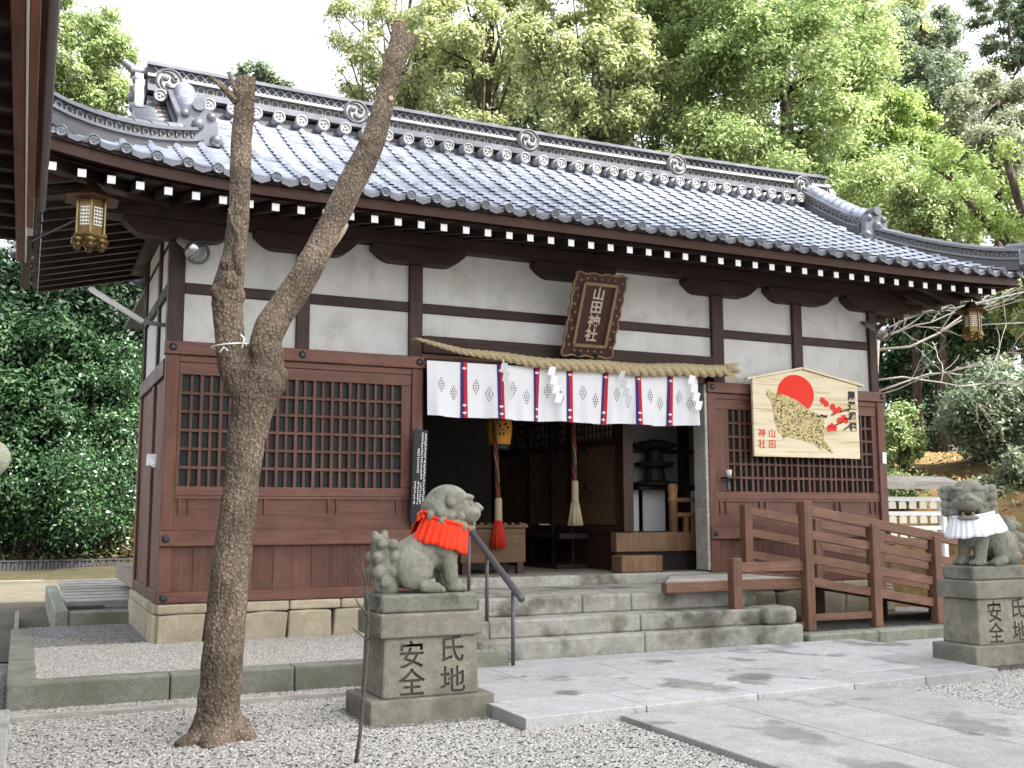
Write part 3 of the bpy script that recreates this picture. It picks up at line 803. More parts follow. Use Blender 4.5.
def strip_along_front(name, y0, y1, dz0, dz1, mat, x0=OX0 - .08, x1=OX1 + .08, n=60, parent=HALL):
    b = MB(); vs = []; fs = []
    for i in range(n + 1):
        x = x0 + (x1 - x0) * i / n; L = lift(x)
        vs += [(x, y0, dz0 + L), (x, y0, dz1 + L), (x, y1, dz1 + L), (x, y1, dz0 + L)]
    for i in range(n):
        for k in range(4): fs.append((i * 4 + k, i * 4 + (k + 1) % 4, i * 4 + 4 + (k + 1) % 4, i * 4 + 4 + k))
    fs += [(0, 1, 2, 3), (n * 4, n * 4 + 3, n * 4 + 2, n * 4 + 1)]
    b.add(vs, fs); return b.build(name, mat, parent)
strip_along_front('eave_board', 7.43, 7.53, 3.402, 3.478, M['fascia'])
strip_along_front('eave_board', 7.40, 7.47, 3.479, 3.512, M['dark_h'])
for x0 in (OX0 - .09, OX1 + .02):
    b = MB()
    for i in range(14):
        ya = 7.44 + i * .3; yb = ya + .3
        l0 = .15 if x0 < 1 else .035
        u0 = l0 * max(0, 1 - (ya - 7.44) / 1.5) ** 2; u1 = l0 * max(0, 1 - (yb - 7.44) / 1.5) ** 2
        b.add([(x0, ya, 3.40 + u0), (x0 + .07, ya, 3.40 + u0), (x0 + .07, ya, 3.51 + u0), (x0, ya, 3.51 + u0),
               (x0, yb, 3.40 + u1), (x0 + .07, yb, 3.40 + u1), (x0 + .07, yb, 3.51 + u1), (x0, yb, 3.51 + u1)],
              [(0, 1, 5, 4), (1, 2, 6, 5), (2, 3, 7, 6), (3, 0, 4, 7)])
    b.build('eave_board', M['fascia'], HALL)
for sx, sg in ((OX0, 1), (OX1, -1)):   # hip rafters
    MB().bar((sx - sg * .02, 7.48, 3.40 + .1), (sx + sg * 1.2, 8.72, 3.60), .11, .14).build('hip_rafter', M['dark_h'], HALL, False, .006)

# roof tiles
TW = 0.2052; Y0R, Y1R = 7.38, 9.36; Z0R, Z1R = 3.515, 4.665
VX0, VX1 = 1.08, 8.16     # gable verges
def prof(v):
    return Z0R + (Z1R - Z0R) * (0.80 * v + 0.20 * v * v)
def wave(u):
    return 0.034 * math.exp(-((u - .12) / .13) ** 2) - 0.006 * math.sin(math.pi * max(0, (u - .3) / .7)) + (.003 if u > .99 else 0)
US = [0.0, .07, .14, .22, .32, .5, .7, .86, 1.0]
def tile_field(x0, x1, nrow, pos, lim):
    """pos(x, v, h) -> point, lim(v) -> (xmin, xmax)"""
    b = MB(); n = int(round((x1 - x0) / TW))
    for i in range(n):
        xa = x0 + i * TW
        for j in range(nrow):
            v0, v1 = j / nrow, (j + 1.12) / nrow
            lo0, hi0 = lim(j / nrow); lo1, hi1 = lim(min(1, v1))
            if xa + TW < max(lo0, lo1) - .02 or xa > min(hi0, hi1) + .02:
                if xa + TW < lo0 or xa > hi0: continue
            jx = rnd.uniform(-.0015, .0015); jz = rnd.uniform(-.0012, .0012)
            vs = []
            for v, hh in ((v0, .021), (v0, -.012), (v1, .0)):
                lo, hi = lim(min(1, v))
                for u in US:
                    x = min(max(xa + u * TW + jx, lo), hi)
                    h = wave(u) + hh + jz
                    vs.append(pos(x, min(v, 1.02), h))
            k = len(US); fs = []
            for q in range(k - 1):
                fs.append((q, q + 1, 2 * k + q + 1, 2 * k + q)); fs.append((k + q, k + q + 1, q + 1, q))
            b.add(vs, fs)
    return b
def pos_front(x, v, h):
    y = Y0R + (Y1R - Y0R) * v
    return (x, y - h * .45, prof(v) + lift(x) * max(0, 1 - v * 1.2) + h * .87)
def lim_front(v):
    y = Y0R + (Y1R - Y0R) * v; t = y - Y0R
    return (max(OX0 - .1, min(VX0, OX0 - .1 + t)), min(OX1 + .1, max(VX1, OX1 + .1 - t)))
ROOF = tile_field(OX0 - .1, OX1 + .1, 18, pos_front, lim_front).build('roof', M['tile'], HALL, True)
ROOF['label'] = 'grey tiled hipped gable roof with ornamental ridges'
# close shading only within a tile
def edge_split(o, ang=35):
    m = o.modifiers.new('es', 'EDGE_SPLIT'); m.split_angle = R(ang)
edge_split(ROOF)
YB = 9.48 + (9.48 - 7.38)
def pos_back(x, v, h):
    p = pos_front(x, v, h); return (p[0], 2 * 9.48 - p[1], p[2])
edge_split(tile_field(OX0 - .1, OX1 + .1, 11, pos_back, lim_front).build('rear_slope', M['tile'], ROOF, True))
def side_field(left):
    xe = OX0 - .1 if left else OX1 + .1; sg = 1 if left else -1
    def pos(yy, v, h):
        x = xe + sg * v * 1.25
        l = (.15 if left else .035) * (max(0, 1 - (yy - 7.38) / 1.5) ** 2 + max(0, 1 - (YB - yy) / 1.5) ** 2) * max(0, 1 - v * 2)
        return (x - sg * h * .3, yy, Z0R + .68 * v * (.85 + .15 * v) + l + h)
    def lim(v):
        t = v * 1.25
        return (7.38 + t, YB - t)
    return tile_field(7.38, YB, 6, pos, lim)
for left in (True, False): edge_split(side_field(left).build('side_slope', M['tile'], ROOF, True))
# gable ends
for gx, sg in ((1.02, 1), (8.22, -1)):
    b = MB().prism([(8.55, 4.05), (10.4, 4.05), (9.48, 4.75)], lambda a, c, d: (gx + sg * d, a, c), .05)
    b.build('gable_wall', M['dark_h'], ROOF)
    b = MB()
    for s2 in (-1, 1): b.bar((gx - sg * .12, 9.48 + s2 * 1.05, 4.0), (gx - sg * .12, 9.48, 4.72), .05, .14)
    each(b, 'barge_board', M['dark_h'], ROOF)
    b = MB()
    for s2 in (-1, 1):   # verge tiles over the barge board
        for i in range(7):
            t = i / 7; yy = 9.48 + s2 * (1.0 - t * .95); zz = 4.1 + t * .58
            b.tube([(gx - sg * .34, yy, zz), (gx + sg * .05, yy, zz + .03)], .05, 8)
    each(b, 'verge_tile', M['tile_ridge'], ROOF, True)
# eave end tiles
n = int(round((OX1 - OX0 + .2) / TW))
for i in range(n):
    d = MB()
    x = OX0 - .1 + (i + .14) * TW; z = Z0R + lift(x)
    d.disc((x, 7.365, z + .008), .040, .03, (0, 1, 0), 14)
    d.tube([(x + .034 * math.cos(a), 7.349, z + .008 + .034 * math.sin(a)) for a in np.linspace(0, 6.283, 15)], .006, 5, False)
    for q in range(3):
        a = q * 2.094 + x; d.sphere((x + .013 * math.cos(a), 7.349, z + .008 + .013 * math.sin(a)), (.009, .005, .009), 6, 4)
    pts = [(x + .04, z + .02), (x + .06, z - .003), (x + .1, z - .018), (x + .14, z - .010), (x + .165, z + .01), (x + .165, z - .022), (x + .1, z - .046), (x + .04, z - .025)]
    d.prism(pts, lambda a, c, dd: (a, 7.372 + dd, c), .02)
    d.build('eave_end_tile', M['tile_ridge'], ROOF)
for xe, sg in ((OX0 - .1, -1), (OX1 + .1, 1)):
    d = MB(); y = 7.45
    while y < YB - .05:
        l0 = .15 if sg < 0 else .035; z = Z0R + .015 + l0 * max(0, 1 - (y - 7.38) / 1.5) ** 2
        d.disc((xe, y, z), .042, .03, (1, 0, 0), 12); d.bar((xe, y + .05, z - .03), (xe, y + .16, z - .03), .02, .05); y += TW
    d.build('eave_side_tile_edge', M['tile_ridge'], ROOF)

def ridge_run(name, pts, layers, cap_r, cap_len, disc=None, parent=ROOF, cap_mat='tile_ridge', taper=.86, flip=False):
    """layers: (width, z0, z1, material) swept along pts; half round cap tiles on top; disc: (half width, z, r, pitch)"""
    pts = [Vector(p) for p in pts]; root = None
    def side(i):
        d = pts[min(i + 1, len(pts) - 1)] - pts[max(0, i - 1)]; d.z = 0; d.normalize(); return Vector((-d.y, d.x, 0))
    for w, z0, z1, mk in layers:
        b = MB(); vs = []; fs = []
        for i, p in enumerate(pts):
            s = side(i) * w / 2
            vs += [p - s + Vector((0, 0, z0)), p + s + Vector((0, 0, z0)), p + s + Vector((0, 0, z1)), p - s + Vector((0, 0, z1))]
        for i in range(len(pts) - 1):
            for k in range(4): fs.append((i * 4 + k, i * 4 + (k + 1) % 4, i * 4 + 4 + (k + 1) % 4, i * 4 + 4 + k))
        e = (len(pts) - 1) * 4; fs += [(3, 2, 1, 0), (e, e + 1, e + 2, e + 3)]
        b.add(vs, fs)
        o = b.build(name, M[mk], parent if root is None else parent); root = root or o
    # resample
    seg = [(pts[i + 1] - pts[i]).length for i in range(len(pts) - 1)]; tot = sum(seg)
    def at(s):
        s = max(0, min(tot, s))
        for i, L in enumerate(seg):
            if s <= L + 1e-9: return pts[i].lerp(pts[i + 1], s / L), side(i)
            s -= L
        return pts[-1].copy(), side(len(pts) - 1)
    top = layers[-1][2]
    b = MB(); n = max(1, int(tot / cap_len))
    for i in range(n):
        a, _ = at(tot * i / n - .02); c, _ = at(tot * (i + 1) / n)
        ra, rc = (cap_r * taper, cap_r) if not flip else (cap_r, cap_r * taper)
        b.tube([a + Vector((0, 0, top)), c + Vector((0, 0, top))], [ra, rc], 12)
    edge_split(b.build(name, M[cap_mat], parent, True), 45)
    if disc:
        for (hw, z, r_, pitch, nn) in disc:
            b = MB()
            k = int(tot / pitch)
            for i in range(k):
                p, s = at((i + .5) * tot / k)
                for sg in (-1, 1):
                    c = p + s * hw * sg + Vector((0, 0, z))
                    if nn > 8:
                        b = MB(); b.disc(c, r_, .035, s, nn); u = s.cross(Vector((0, 0, 1)))
                        b.tube([c + s * sg * .02 + (u * math.cos(a) + Vector((0, 0, 1)) * math.sin(a)) * r_ * .84 for a in np.linspace(0, 6.283, 17)], r_ * .13, 5, False)
                        for q_ in range(3):
                            a = q_ * 2.094 + i; b.sphere(c + s * sg * .019 + (u * math.cos(a) + Vector((0, 0, 1)) * math.sin(a)) * r_ * .33, r_ * .2, 6, 4)
                        b.build('ridge_round_tile', M['tile_pale'], parent)
                    elif nn < 9:
                        u = s.cross(Vector((0, 0, 1)))
                        b.tube([c + (u * math.cos(a) + Vector((0, 0, 1)) * math.sin(a)) * r_ * .85 for a in np.linspace(0, 6.283, 11)], r_ * .22, 4, False)
            if nn <= 8: b.build('ridge_ring_course', M['tile_pale'], parent)
    return root
RX0, RX1 = 0.80, 8.46; ZR = 4.60
rp = [(RX0 + (RX1 - RX0) * i / 20, 9.48, ZR + .05 * (abs(i - 10) / 10) ** 2.2) for i in range(21)]
ridge_run('main_ridge', rp, [(.34, -.05, .10, 'tile_dark'), (.44, .135, .165, 'tile_ridge'), (.40, .168, .20, 'tile_ridge'), (.26, .20, .285, 'tile_dark'),
          (.34, .285, .312, 'tile_pale'), (.22, .312, .40, 'tile_dark'), (.30, .40, .43, 'tile_ridge')], .062, .26,
          [(.245, .085, .058, TW, 14), (.135, .243, .036, .083, 8)])
b = MB()   # round tiles running under the ridge and lattice row
for i in range(int((RX1 - RX0) / TW)):
    x = RX0 + .1 + i * TW
    b.tube([(x, 9.262, ZR + .08), (x, 9.45, ZR + .12)], .052, 10)
b.build('main_ridge', M['tile_ridge'], ROOF, True)
b = MB(); x = RX0 + .05
while x < RX1 - .1:
    for s2 in (-1, 1):
        zc = ZR + .05 * (abs((x - 4.63) / 3.83)) ** 2.2
        b.bar((x, 9.48 + s2 * .118, zc + .315), (x + .08, 9.48 + s2 * .118, zc + .398), .012, .013, (0, 1, 0)); b.bar((x + .08, 9.48 + s2 * .122, zc + .315), (x, 9.48 + s2 * .122, zc + .398), .012, .013, (0, 1, 0))
    x += .08
b.build('ridge_lattice', M['tile_ridge'], ROOF)
# round crests with three comma pattern
for xc in (0.98, 2.68, 4.50, 6.30, 8.05):
    zc = ZR + .30
    b = MB().disc((xc, 9.31, zc), .118, .06, (0, 1, 0), 28).build('ridge_crest', M['tile_pale'], ROOF, False, .006)
    e = MB(); e.tube([(xc + .106 * math.cos(a), 9.277, zc + .106 * math.sin(a)) for a in np.linspace(0, 2 * math.pi, 25)], .009, 6, False)
    for q in range(3):
        a0 = q * 2 * math.pi / 3 + .4
        e.sphere((xc + .042 * math.cos(a0), 9.278, zc + .042 * math.sin(a0)), (.03, .012, .03), 10, 6)
        tp = [(xc + rr * math.cos(a0 + t), 9.278, zc + rr * math.sin(a0 + t)) for t, rr in zip(np.linspace(0, 1.9, 8), np.linspace(.055, .09, 8))]
        e.tube(tp, list(np.linspace(.02, .005, 8)), 6)
    e.build('crest_relief', M['tile_dark'], b, True)

def oni(c, sx, sz, face, name='ridge_end_tile', horn=0.0):
    """ornamental ridge end: shaped plate with boss, scroll feet and top horn; face = outward direction"""
    f = Vector(face).normalized(); s = Vector((-f.y, f.x, 0)); c = Vector(c)
    pl = [(-.5, 0), (.5, 0), (.62, .12), (.46, .3), (.44, .62), (.3, .88), (0, 1.0), (-.3, .88), (-.44, .62), (-.46, .3), (-.62, .12)]
    b = MB().prism([(a * sx, q * sz) for a, q in pl], lambda a, q, d: tuple(c + s * a + Vector((0, 0, q)) + f * d), .07)
    b.sphere(c + f * .07 + Vector((0, 0, sz * .5)), (.05, .05, .05)); 
    for k in (-1, 1):
        b.sphere(c + f * .07 + s * k * sx * .42 + Vector((0, 0, sz * .14)), .05); b.sphere(c + f * .06 + s * k * sx * .3 + Vector((0, 0, sz * .74)), .04)
    b.tube([c - f * .1 + Vector((0, 0, sz * .98)), c + f * .10 + Vector((0, 0, sz * 1.0))], [.05, .052], 12)
    if horn: b.tube([c - f * .02 + Vector((0, 0, sz * 1.0)), c + f * .08 + Vector((0, 0, sz * 1.03)), c + f * horn + Vector((0, 0, sz * 1.0 + horn * .45))], [.05, .045, .03], 10)
    o = b.build(name, M['tile_ridge'], ROOF, True); edge_split(o, 40); return o
oni((RX0 - .03, 9.48, ZR - .05), .40, .47, (-1, 0, 0), horn=.17); oni((RX1 + .03, 9.48, ZR - .05), .40, .44, (1, 0, 0))
# descending ridges and corner ridges
LAY = [(.26, -.06, .045, 'tile_dark'), (.30, .045, .065, 'tile_ridge'), (.20, .065, .135, 'tile_dark'), (.27, .135, .16, 'tile_ridge')]
def surf(x, y):
    v = (y - Y0R) / (Y1R - Y0R); return prof(v) + lift(x) * max(0, 1 - v * 1.2)
for gx, sg in ((1.10, 1), (8.14, -1)):
    for mir in (0, 1):
        yy = [9.30, 9.05, 8.8, 8.55, 8.38]
        pts = [(gx, (y if not mir else 2 * 9.48 - y), surf(4, y) + .06 + (.03 if i == 4 else 0)) for i, y in enumerate(yy)]
        ridge_run('descending_ridge', pts, LAY, .095, .105, [(.105, .10, .03, .075, 8)], taper=.8, cap_mat='tile')
        fdir = (0, -1, 0) if not mir else (0, 1, 0)
        oni((gx, 8.34 if not mir else 2 * 9.48 - 8.34, surf(4, 8.38) - .03), .34, .32, fdir)
    cx = OX0 - .06 if sg > 0 else OX1 + .06
    for mir in (0, 1):
        pts = []
        for i in range(9):
            t = i / 8; x = gx + (cx - gx) * t; y = 8.42 + (7.40 - 8.42) * t
            l = (.17 if sg > 0 else .05) * t * t
            z = 4.02 + (3.58 - 4.02) * (1 - (1 - t) ** 1.35) + l
            pts.append((x, y if not mir else 2 * 9.48 - y, z))
        ridge_run('corner_ridge', pts, LAY, .06, .17, [(.105, .10, .034, .085, 8)])
        fd = Vector((cx - gx, (-1.02 if not mir else 1.02), 0))
        oni((cx, pts[-1][1], pts[-1][2] - .04), .26, .24, fd)

# interior of the hall ------------------------------------------------------
MB().box(3.0, 8.50, .42, 6.1, 8.66, .557).build('door_sill', M['granite_step'], HALL, False, .01)
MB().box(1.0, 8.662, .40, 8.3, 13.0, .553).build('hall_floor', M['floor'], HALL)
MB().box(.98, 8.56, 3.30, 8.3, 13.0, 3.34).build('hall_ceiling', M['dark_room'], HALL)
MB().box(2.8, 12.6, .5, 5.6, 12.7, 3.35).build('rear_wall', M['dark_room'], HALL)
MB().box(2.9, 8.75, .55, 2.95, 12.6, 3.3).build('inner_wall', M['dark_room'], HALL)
# right inner wall running back
b = MB()
for i, y0 in enumerate((9.0, 10.02, 11.04)): b.box(5.37, y0 + .05, 1.0, 5.40, y0 + .97, 1.80)
each(b, 'inner_wall', M['inner'], HALL)
b = MB()
for y0 in (8.95, 9.97, 10.99, 12.0): b.box(5.32, y0, .55, 5.44, y0 + .1, 3.3)
b.box(5.33, 9.05, 1.80, 5.43, 12.0, 1.87).box(5.33, 9.05, .92, 5.43, 12.0, .99).box(5.33, 9.05, 2.2, 5.43, 12.0, 3.3).box(5.35, 9.05, .55, 5.42, 12.0, .92)
each(b, 'inner_post', M['dark_v'], HALL)
b = MB(); y = 9.06
while y < 12.0: b.box(5.355, y, 1.87, 5.372, y + .014, 2.2); y += .085
for z in np.arange(1.95, 2.2, .085): b.box(5.356, 9.06, z, 5.371, 12.0, z + .014)
b.build('inner_lattice', M['dark_v'], HALL)
MB().box(5.385, 9.06, 1.87, 5.395, 12.0, 2.2).build('lattice_backing', M['plaster'], HALL)  # pale panel standing in for outside light behind the lattice
b = MB().box(4.95, 9.6, .55, 5.3, 12.0, .60).box(4.98, 9.6, .86, 5.31, 12.0, .91)
each(b, 'side_bench', M['dark_room'], HALL)
# raised floor on the right with white panels
MB().box(5.24, 8.90, .74, 8.2, 9.02, .93).build('raised_floor', M['inner'], HALL, False, .008)
MB().box(5.45, 9.021, .86, 8.2, 10.35, .925).build('raised_floor', M['inner'], HALL)
MB().box(5.25, 8.94, .556, 8.2, 8.98, .739).build('raised_floor', M['dark_room'], HALL)
MB().box(5.32, 8.885, .94, 5.43, 8.96, 3.3).build('inner_post', M['dark_v'], HALL)
b = MB(); 
for x0, x1 in ((5.82, 5.93), (5.985, 6.26), (6.60, 6.86), (6.9, 7.1)): b.box(x0, 9.60, .93, x1, 9.62, 1.36)
each(b, 'white_panel', M['white'], HALL)
b = MB().box(5.45, 9.66, 1.42, 7.2, 9.68, 2.2); b.build('inner_wall', M['dull_plaster'], HALL)
b = MB().box(5.3, 9.58, 1.36, 7.2, 9.66, 1.42).box(5.3, 9.58, 2.2, 7.2, 9.66, 3.3).box(6.47, 9.57, .93, 6.56, 9.67, 2.2).box(5.70, 9.57, .93, 5.79, 9.67, 2.2).box(5.3, 9.6, 1.76, 7.2, 9.665, 1.80)
each(b, 'inner_post', M['dark_v'], HALL)
# altar vessel in silhouette
b = MB().lathe([(.02, 0), (.24, .02), (.25, .06), (.12, .10), (.10, .30), (.20, .34), (.22, .40), (.10, .43), (.09, .60), (.22, .66), (.26, .72), (.15, .76), (.03, .80)], (6.06, 9.48, 1.40), 12)
b.v = [(x, y, 1.40 + (z - 1.40) * .62) for x, y, z in b.v]
b.box(5.80, 9.38, 1.362, 6.34, 9.575, 1.398)
tag(b.build('altar_stand', M['dark_room'], None), 'dark vase shaped altar stand on a shelf above the white inner panels', 'altar stand')
# step block
b = MB().box(5.16, 8.67, .555, 5.62, 8.87, .715)
tag(b.build('step_block', M['inner'], None, False, .01), 'brown wooden step block below the raised floor inside the doorway', 'step')
t = thing('inner_railing', 'tan wooden railing with ringed post on the raised floor', 'railing', (5.93, 8.95, .93))
MB().lathe([(.045, 0), (.045, .30), (.055, .31), (.055, .34), (.043, .35), (.05, .40), (.055, .43), (.05, .47), (.035, .485)], (5.93, 8.95, .93), 16).build('railing_post', M['tan_v'], t, True)
for z in (1.10, 1.25): MB().bar((5.97, 8.95, z), (6.9, 8.95, z), .05, .045).build('rail', M['tan_h'], t, False, .01)
for x in (6.06, 6.15): MB().box(x, 8.93, .93, x + .04, 8.97, 1.078).build('baluster', M['tan_v'], t)
# offering box
t = thing('offering_box', 'tan wooden offering box on short legs behind the bell rope', 'offering box', (4.02, 9.25, .555))
MB().box(3.66, 9.02, .66, 4.32, 9.45, .98).build('box_body', M['box_wood'], t, False, .006)
MB().box(3.64, 9.0, .981, 4.34, 9.47, 1.01).build('box_rim', M['box_wood'], t, False, .005)
b = MB()
for x in np.linspace(3.7, 4.26, 8): b.box(x, 9.03, 1.011, x + .03, 9.44, 1.03)
b.build('grate', M['box_wood'], t)
for x in (3.68, 4.24):
    for y in (9.03, 9.38): MB().box(x, y, .553, x + .06, y + .06, .659).build('leg', M['dark_v'], t)
# bell ropes
def bell_rope(x0, x1, ztop, zs, ze, tassel_mat, label):
    t = thing('bell_rope', label, 'bell rope', (x0, 9.0, ztop))
    for q, mk in enumerate(('red', 'cotton', 'cream')):
        b = MB(); pts = []
        for i in range(49):
            s = i / 48; a = s * 30 + q * 2.094
            pts.append((x0 + (x1 - x0) * s + .013 * math.cos(a), 8.98 + .013 * math.sin(a), ztop + (zs - ztop) * s))
        b.tube(pts, .013 if q == 0 else .011, 6)
        b.build('strand', M[{'red': 'rope_red', 'cotton': 'dark_v', 'cream': 'inner'}[mk]], t, True)
    MB().lathe([(.032, zs - .21), (.036, zs - .2), (.034, zs + .0), (.03, zs + .01)], (x1, 8.98, 0), 12).build('sleeve', M['cream'], t, True)
    b = MB()
    for i in range(22):
        a = i * 2.4; r0, r1 = .03, .026 + .045 * math.sqrt((i + 1) / 22)
        b.tube([(x1 + r0 * math.cos(a), 8.98 + r0 * math.sin(a), zs - .2), (x1 + r1 * math.cos(a), 8.98 + r1 * math.sin(a), ze)], [.012, .017], 5)
    b.build('tassel', M[tassel_mat], t, True)
bell_rope(3.90, 4.02, 3.25, 1.25, .80, 'tassel_red', 'twisted bell rope ending in a red tassel before the offering box')
bell_rope(4.80, 4.83, 3.25, 1.42, 1.0, 'cream', 'twisted bell rope ending in a cream tassel in mid doorway')
# interior paper lanterns
def paper_lantern(c, w, h, ch, label):
    t = thing('paper_lantern', label, 'lantern', (c[0], c[1], c[2] - h / 2), None)
    prof_ = []
    for i in range(13):
        s = i / 12; prof_.append((w / 2 * (0.82 + .18 * math.sin(math.pi * s)) * (1 + .02 * (-1) ** i), -h / 2 + h * s))
    MB().lathe(prof_, c, 20).build('lantern_body', M['orange'], t, True)
    MB().lathe([(w * .3, h / 2), (w * .36, h / 2 + .01), (w * .36, h / 2 + .05), (w * .25, h / 2 + .055)], c, 16).build('lantern_cap', M['ink'], t)
    MB().lathe([(w * .25, -h / 2 - .05), (w * .36, -h / 2 - .045), (w * .36, -h / 2 - .01), (w * .3, -h / 2)], c, 16).build('lantern_cap', M['ink'], t)
    d = Vector((-c[0], -c[1], 0)).normalized()
    if ch: text_mesh('lettering', ch, h * .62, M['ink'], t, (Vector(c) + d * (w / 2 + .004), Vector((-d.y, d.x, 0)), (0, 0, 1)), .003, .004)
    MB().tube([(c[0], c[1], c[2] + h / 2 + .05), (c[0], c[1], 3.3)], .006, 5).build('cord', M['ink'], t)
paper_lantern((4.10, 9.13, 1.92), .24, .30, '盛', 'orange paper lantern with black lettering behind the curtain by the red tasselled rope')
paper_lantern((6.02, 8.86, 2.27), .20, .28, None, 'orange paper lantern half hidden at the right end of the curtain')

# ------------------------------------------------------------------ steps
t = thing('stone_steps', 'three broad weathered granite steps up to the doorway', 'steps', (4.5, 7.5, .07))
def step_row(x0, x1, y0, y1, z0, z1, cuts):
    e = [x0] + cuts + [x1]
    for a, c in zip(e[:-1], e[1:]):
        MB().box(a + .003, y0 + rnd.uniform(-.004, .004), z0, c - .003, y1, z1).build('step', M['granite_step'], t, False, .016, seg=2)
step_row(2.95, 5.92, 7.03, 7.5, 0.0, .20, [4.38])
step_row(3.13, 5.86, 7.15, 7.6, .20, .33, [4.42])
step_row(3.15, 5.75, 7.42, 8.5, .33, .47, [4.05, 4.5])
MB().box(2.9, 7.13, .15, 3.12, 7.5, .33).build('end_block', M['granite_step'], t, False, .014, seg=2)
MB().box(2.95, 7.6, .13, 3.14, 8.48, .47).build('end_block', M['granite_step'], t, False, .014, seg=2)
MB().box(5.56, 7.04, .20, 5.88, 7.36, .345).build('end_block', M['granite_step'], t, False, .05, seg=3)
k = thing('stone_kerb', 'low stone kerb under the wooden ramp right of the steps', 'kerb', (7.0, 7.0, 0))
for a, c in ((5.94, 6.7), (6.7, 7.5), (7.5, 8.6), (8.6, 9.6)): MB().box(a + .003, 6.99, -.02, c - .003, 7.16, .115).build('kerb_stone', M['kerb'], k, False, .012)
tag(box_obj('platform_gravel', (5.9, 7.16, 0.0, 9.6, 8.5, .10), M['gravel_in']), None, None, None, 'structure')
# handrail
t = thing('handrail', 'slanted grey steel handrail on three posts at the left of the steps', 'handrail', (3.13, 7.1, .07))
hy = lambda y: .60 + (y - 6.745) * .50
for y, zb in ((6.745, .07), (7.2, .33), (7.55, .47)): MB().tube([(3.13, y, zb), (3.13, y, hy(y) - .03)], .014, 10).build('post', M['steel'], t, True)
MB().tube([(3.13, 6.60, hy(6.60)), (3.13, 6.62, hy(6.62)), (3.13, 7.7, hy(7.7)), (3.13, 7.9, hy(7.75))], .025, 12).build('grip', M['steel'], t, True)

# ------------------------------------------------------------------ wooden ramp
t = thing('wooden_ramp', 'brown wooden access ramp with slatted railings in front of the right wall', 'ramp', (6.8, 7.6, 0.1))
RY0, RY1 = 7.27, 8.20
rz = lambda x: .545 - max(0, x - 6.2) * .16
MB().box(4.72, RY0 - .03, .475, 6.2, RY0 + .05, .555).build('landing_edge', M['ramp_h'], t, False, .005)
b = MB(); y = RY0 + .055
while y < 8.45:
    y2 = min(y + .12, 8.46) - .006; xl = lambda q: 4.72 + (q - RY0) * .72
    b.prism([(xl(y), y), (6.2, y), (6.2, y2), (xl(y2), y2)], lambda a, c, d: (a, c, .548 - d), .045); y += .12
b.build('landing_board', M['grey_wood'], t)
b = MB(); x = 6.2
while x < 8.6:
    b.add([(x, RY0 + .06, rz(x) - .03), (x + .11, RY0 + .06, rz(x + .11) - .03), (x + .11, RY1, rz(x + .11) - .03), (x, RY1, rz(x) - .03),
           (x, RY0 + .06, rz(x)), (x + .11, RY0 + .06, rz(x + .11)), (x + .11, RY1, rz(x + .11)), (x, RY1, rz(x))], [(0, 3, 2, 1), (4, 5, 6, 7), (0, 1, 5, 4), (1, 2, 6, 5), (2, 3, 7, 6), (3, 0, 4, 7)]); x += .116
b.build('deck_board', M['ramp_h'], t)
def rpost(x, y, z0, z1): MB().box(x - .045, y - .045, z0, x + .045, y + .045, z1).build('post', M['ramp_v'], t, False, .006)
rpost(5.37, RY0 - .06, .20, .745); rpost(6.13, RY0 - .06, .12, 1.215); 
for x in (6.88, 7.62, 8.4): rpost(x, RY0 - .06, .12, 1.02 - (x - 6.88) * .16)
for x in (6.24, 7.08, 7.88, 8.6): rpost(x, RY1 - .02, .10, 1.20 - max(0, x - 6.2) * .16)
def rrail(xa, za, xb, zb, y, h=.075): MB().bar((xa, y, za), (xb, y, zb), .032, h).build('rail', M['ramp_h'], t, False, .004)
yf = RY0 - .055
rrail(5.42, .665, 6.08, .665, yf, .08)
def top(x): return 1.175 - .035 - max(0, x - 6.13) * .16
MB().bar((6.17, yf, top(6.17)), (8.9, yf, top(8.9)), .05, .085).build('rail', M['ramp_h'], t, False, .004)
for dz in (.205, .41, .605):
    for xa, xb in ((6.18, 6.83), (6.93, 7.57), (7.67, 8.35)): rrail(xa, top(xa) - dz, xb, top(xb) - dz, yf)
rrail(5.42, .165, 6.08, .165, yf, .06); rrail(6.18, .225, 6.83, .225, yf, .06)
yb_ = RY1 - .02
for dz in (0, .205, .41, .59):
    for xa, xb in ((6.29, 7.03), (7.13, 7.83), (7.93, 8.55)): rrail(xa, top(xa) + .02 - dz, xb, top(xb) + .02 - dz, yb_)

# ------------------------------------------------------------------ things on the front of the hall
# plaque
t = thing('name_plaque', 'framed dark plaque with gold characters 山田神社 tilted over the doorway', 'plaque', (4.61, 8.38, 2.55))
po, pu = Vector((4.355, 8.36, 2.555)), Vector((0, -.31, .70)).normalized(); pr = Vector((1, 0, 0)); pn = pr.cross(pu).normalized()
if pn.y > 0: pn = -pn
H_, W_ = .765, .52
def pq(a, c, d=0): return tuple(po + pr * a + pu * c + pn * d)
wob = lambda s: .007 * math.sin(s * 38) 
out = []
for s in np.linspace(0, 1, 30): out.append((s * W_, -wob(s * .6)))
for s in np.linspace(0, 1, 40): out.append((W_ + wob(s), s * H_))
for s in np.linspace(1, 0, 30): out.append((s * W_, H_ + wob(s * .6)))
for s in np.linspace(1, 0, 40): out.append((0 - wob(s), s * H_))
MB().prism(out, lambda a, c, d: pq(a, c, d), .03).build('frame', M['lacquer'], t)
e = MB()
e.tube([pq(a, c, .03) for a, c in out] + [pq(out[0][0], out[0][1], .03)], .010, 6, False)
e.build('gilt_edge', M['gold'], t, True)
e = MB(); i0, i1, j0, j1 = .095, W_ - .095, .105, H_ - .09
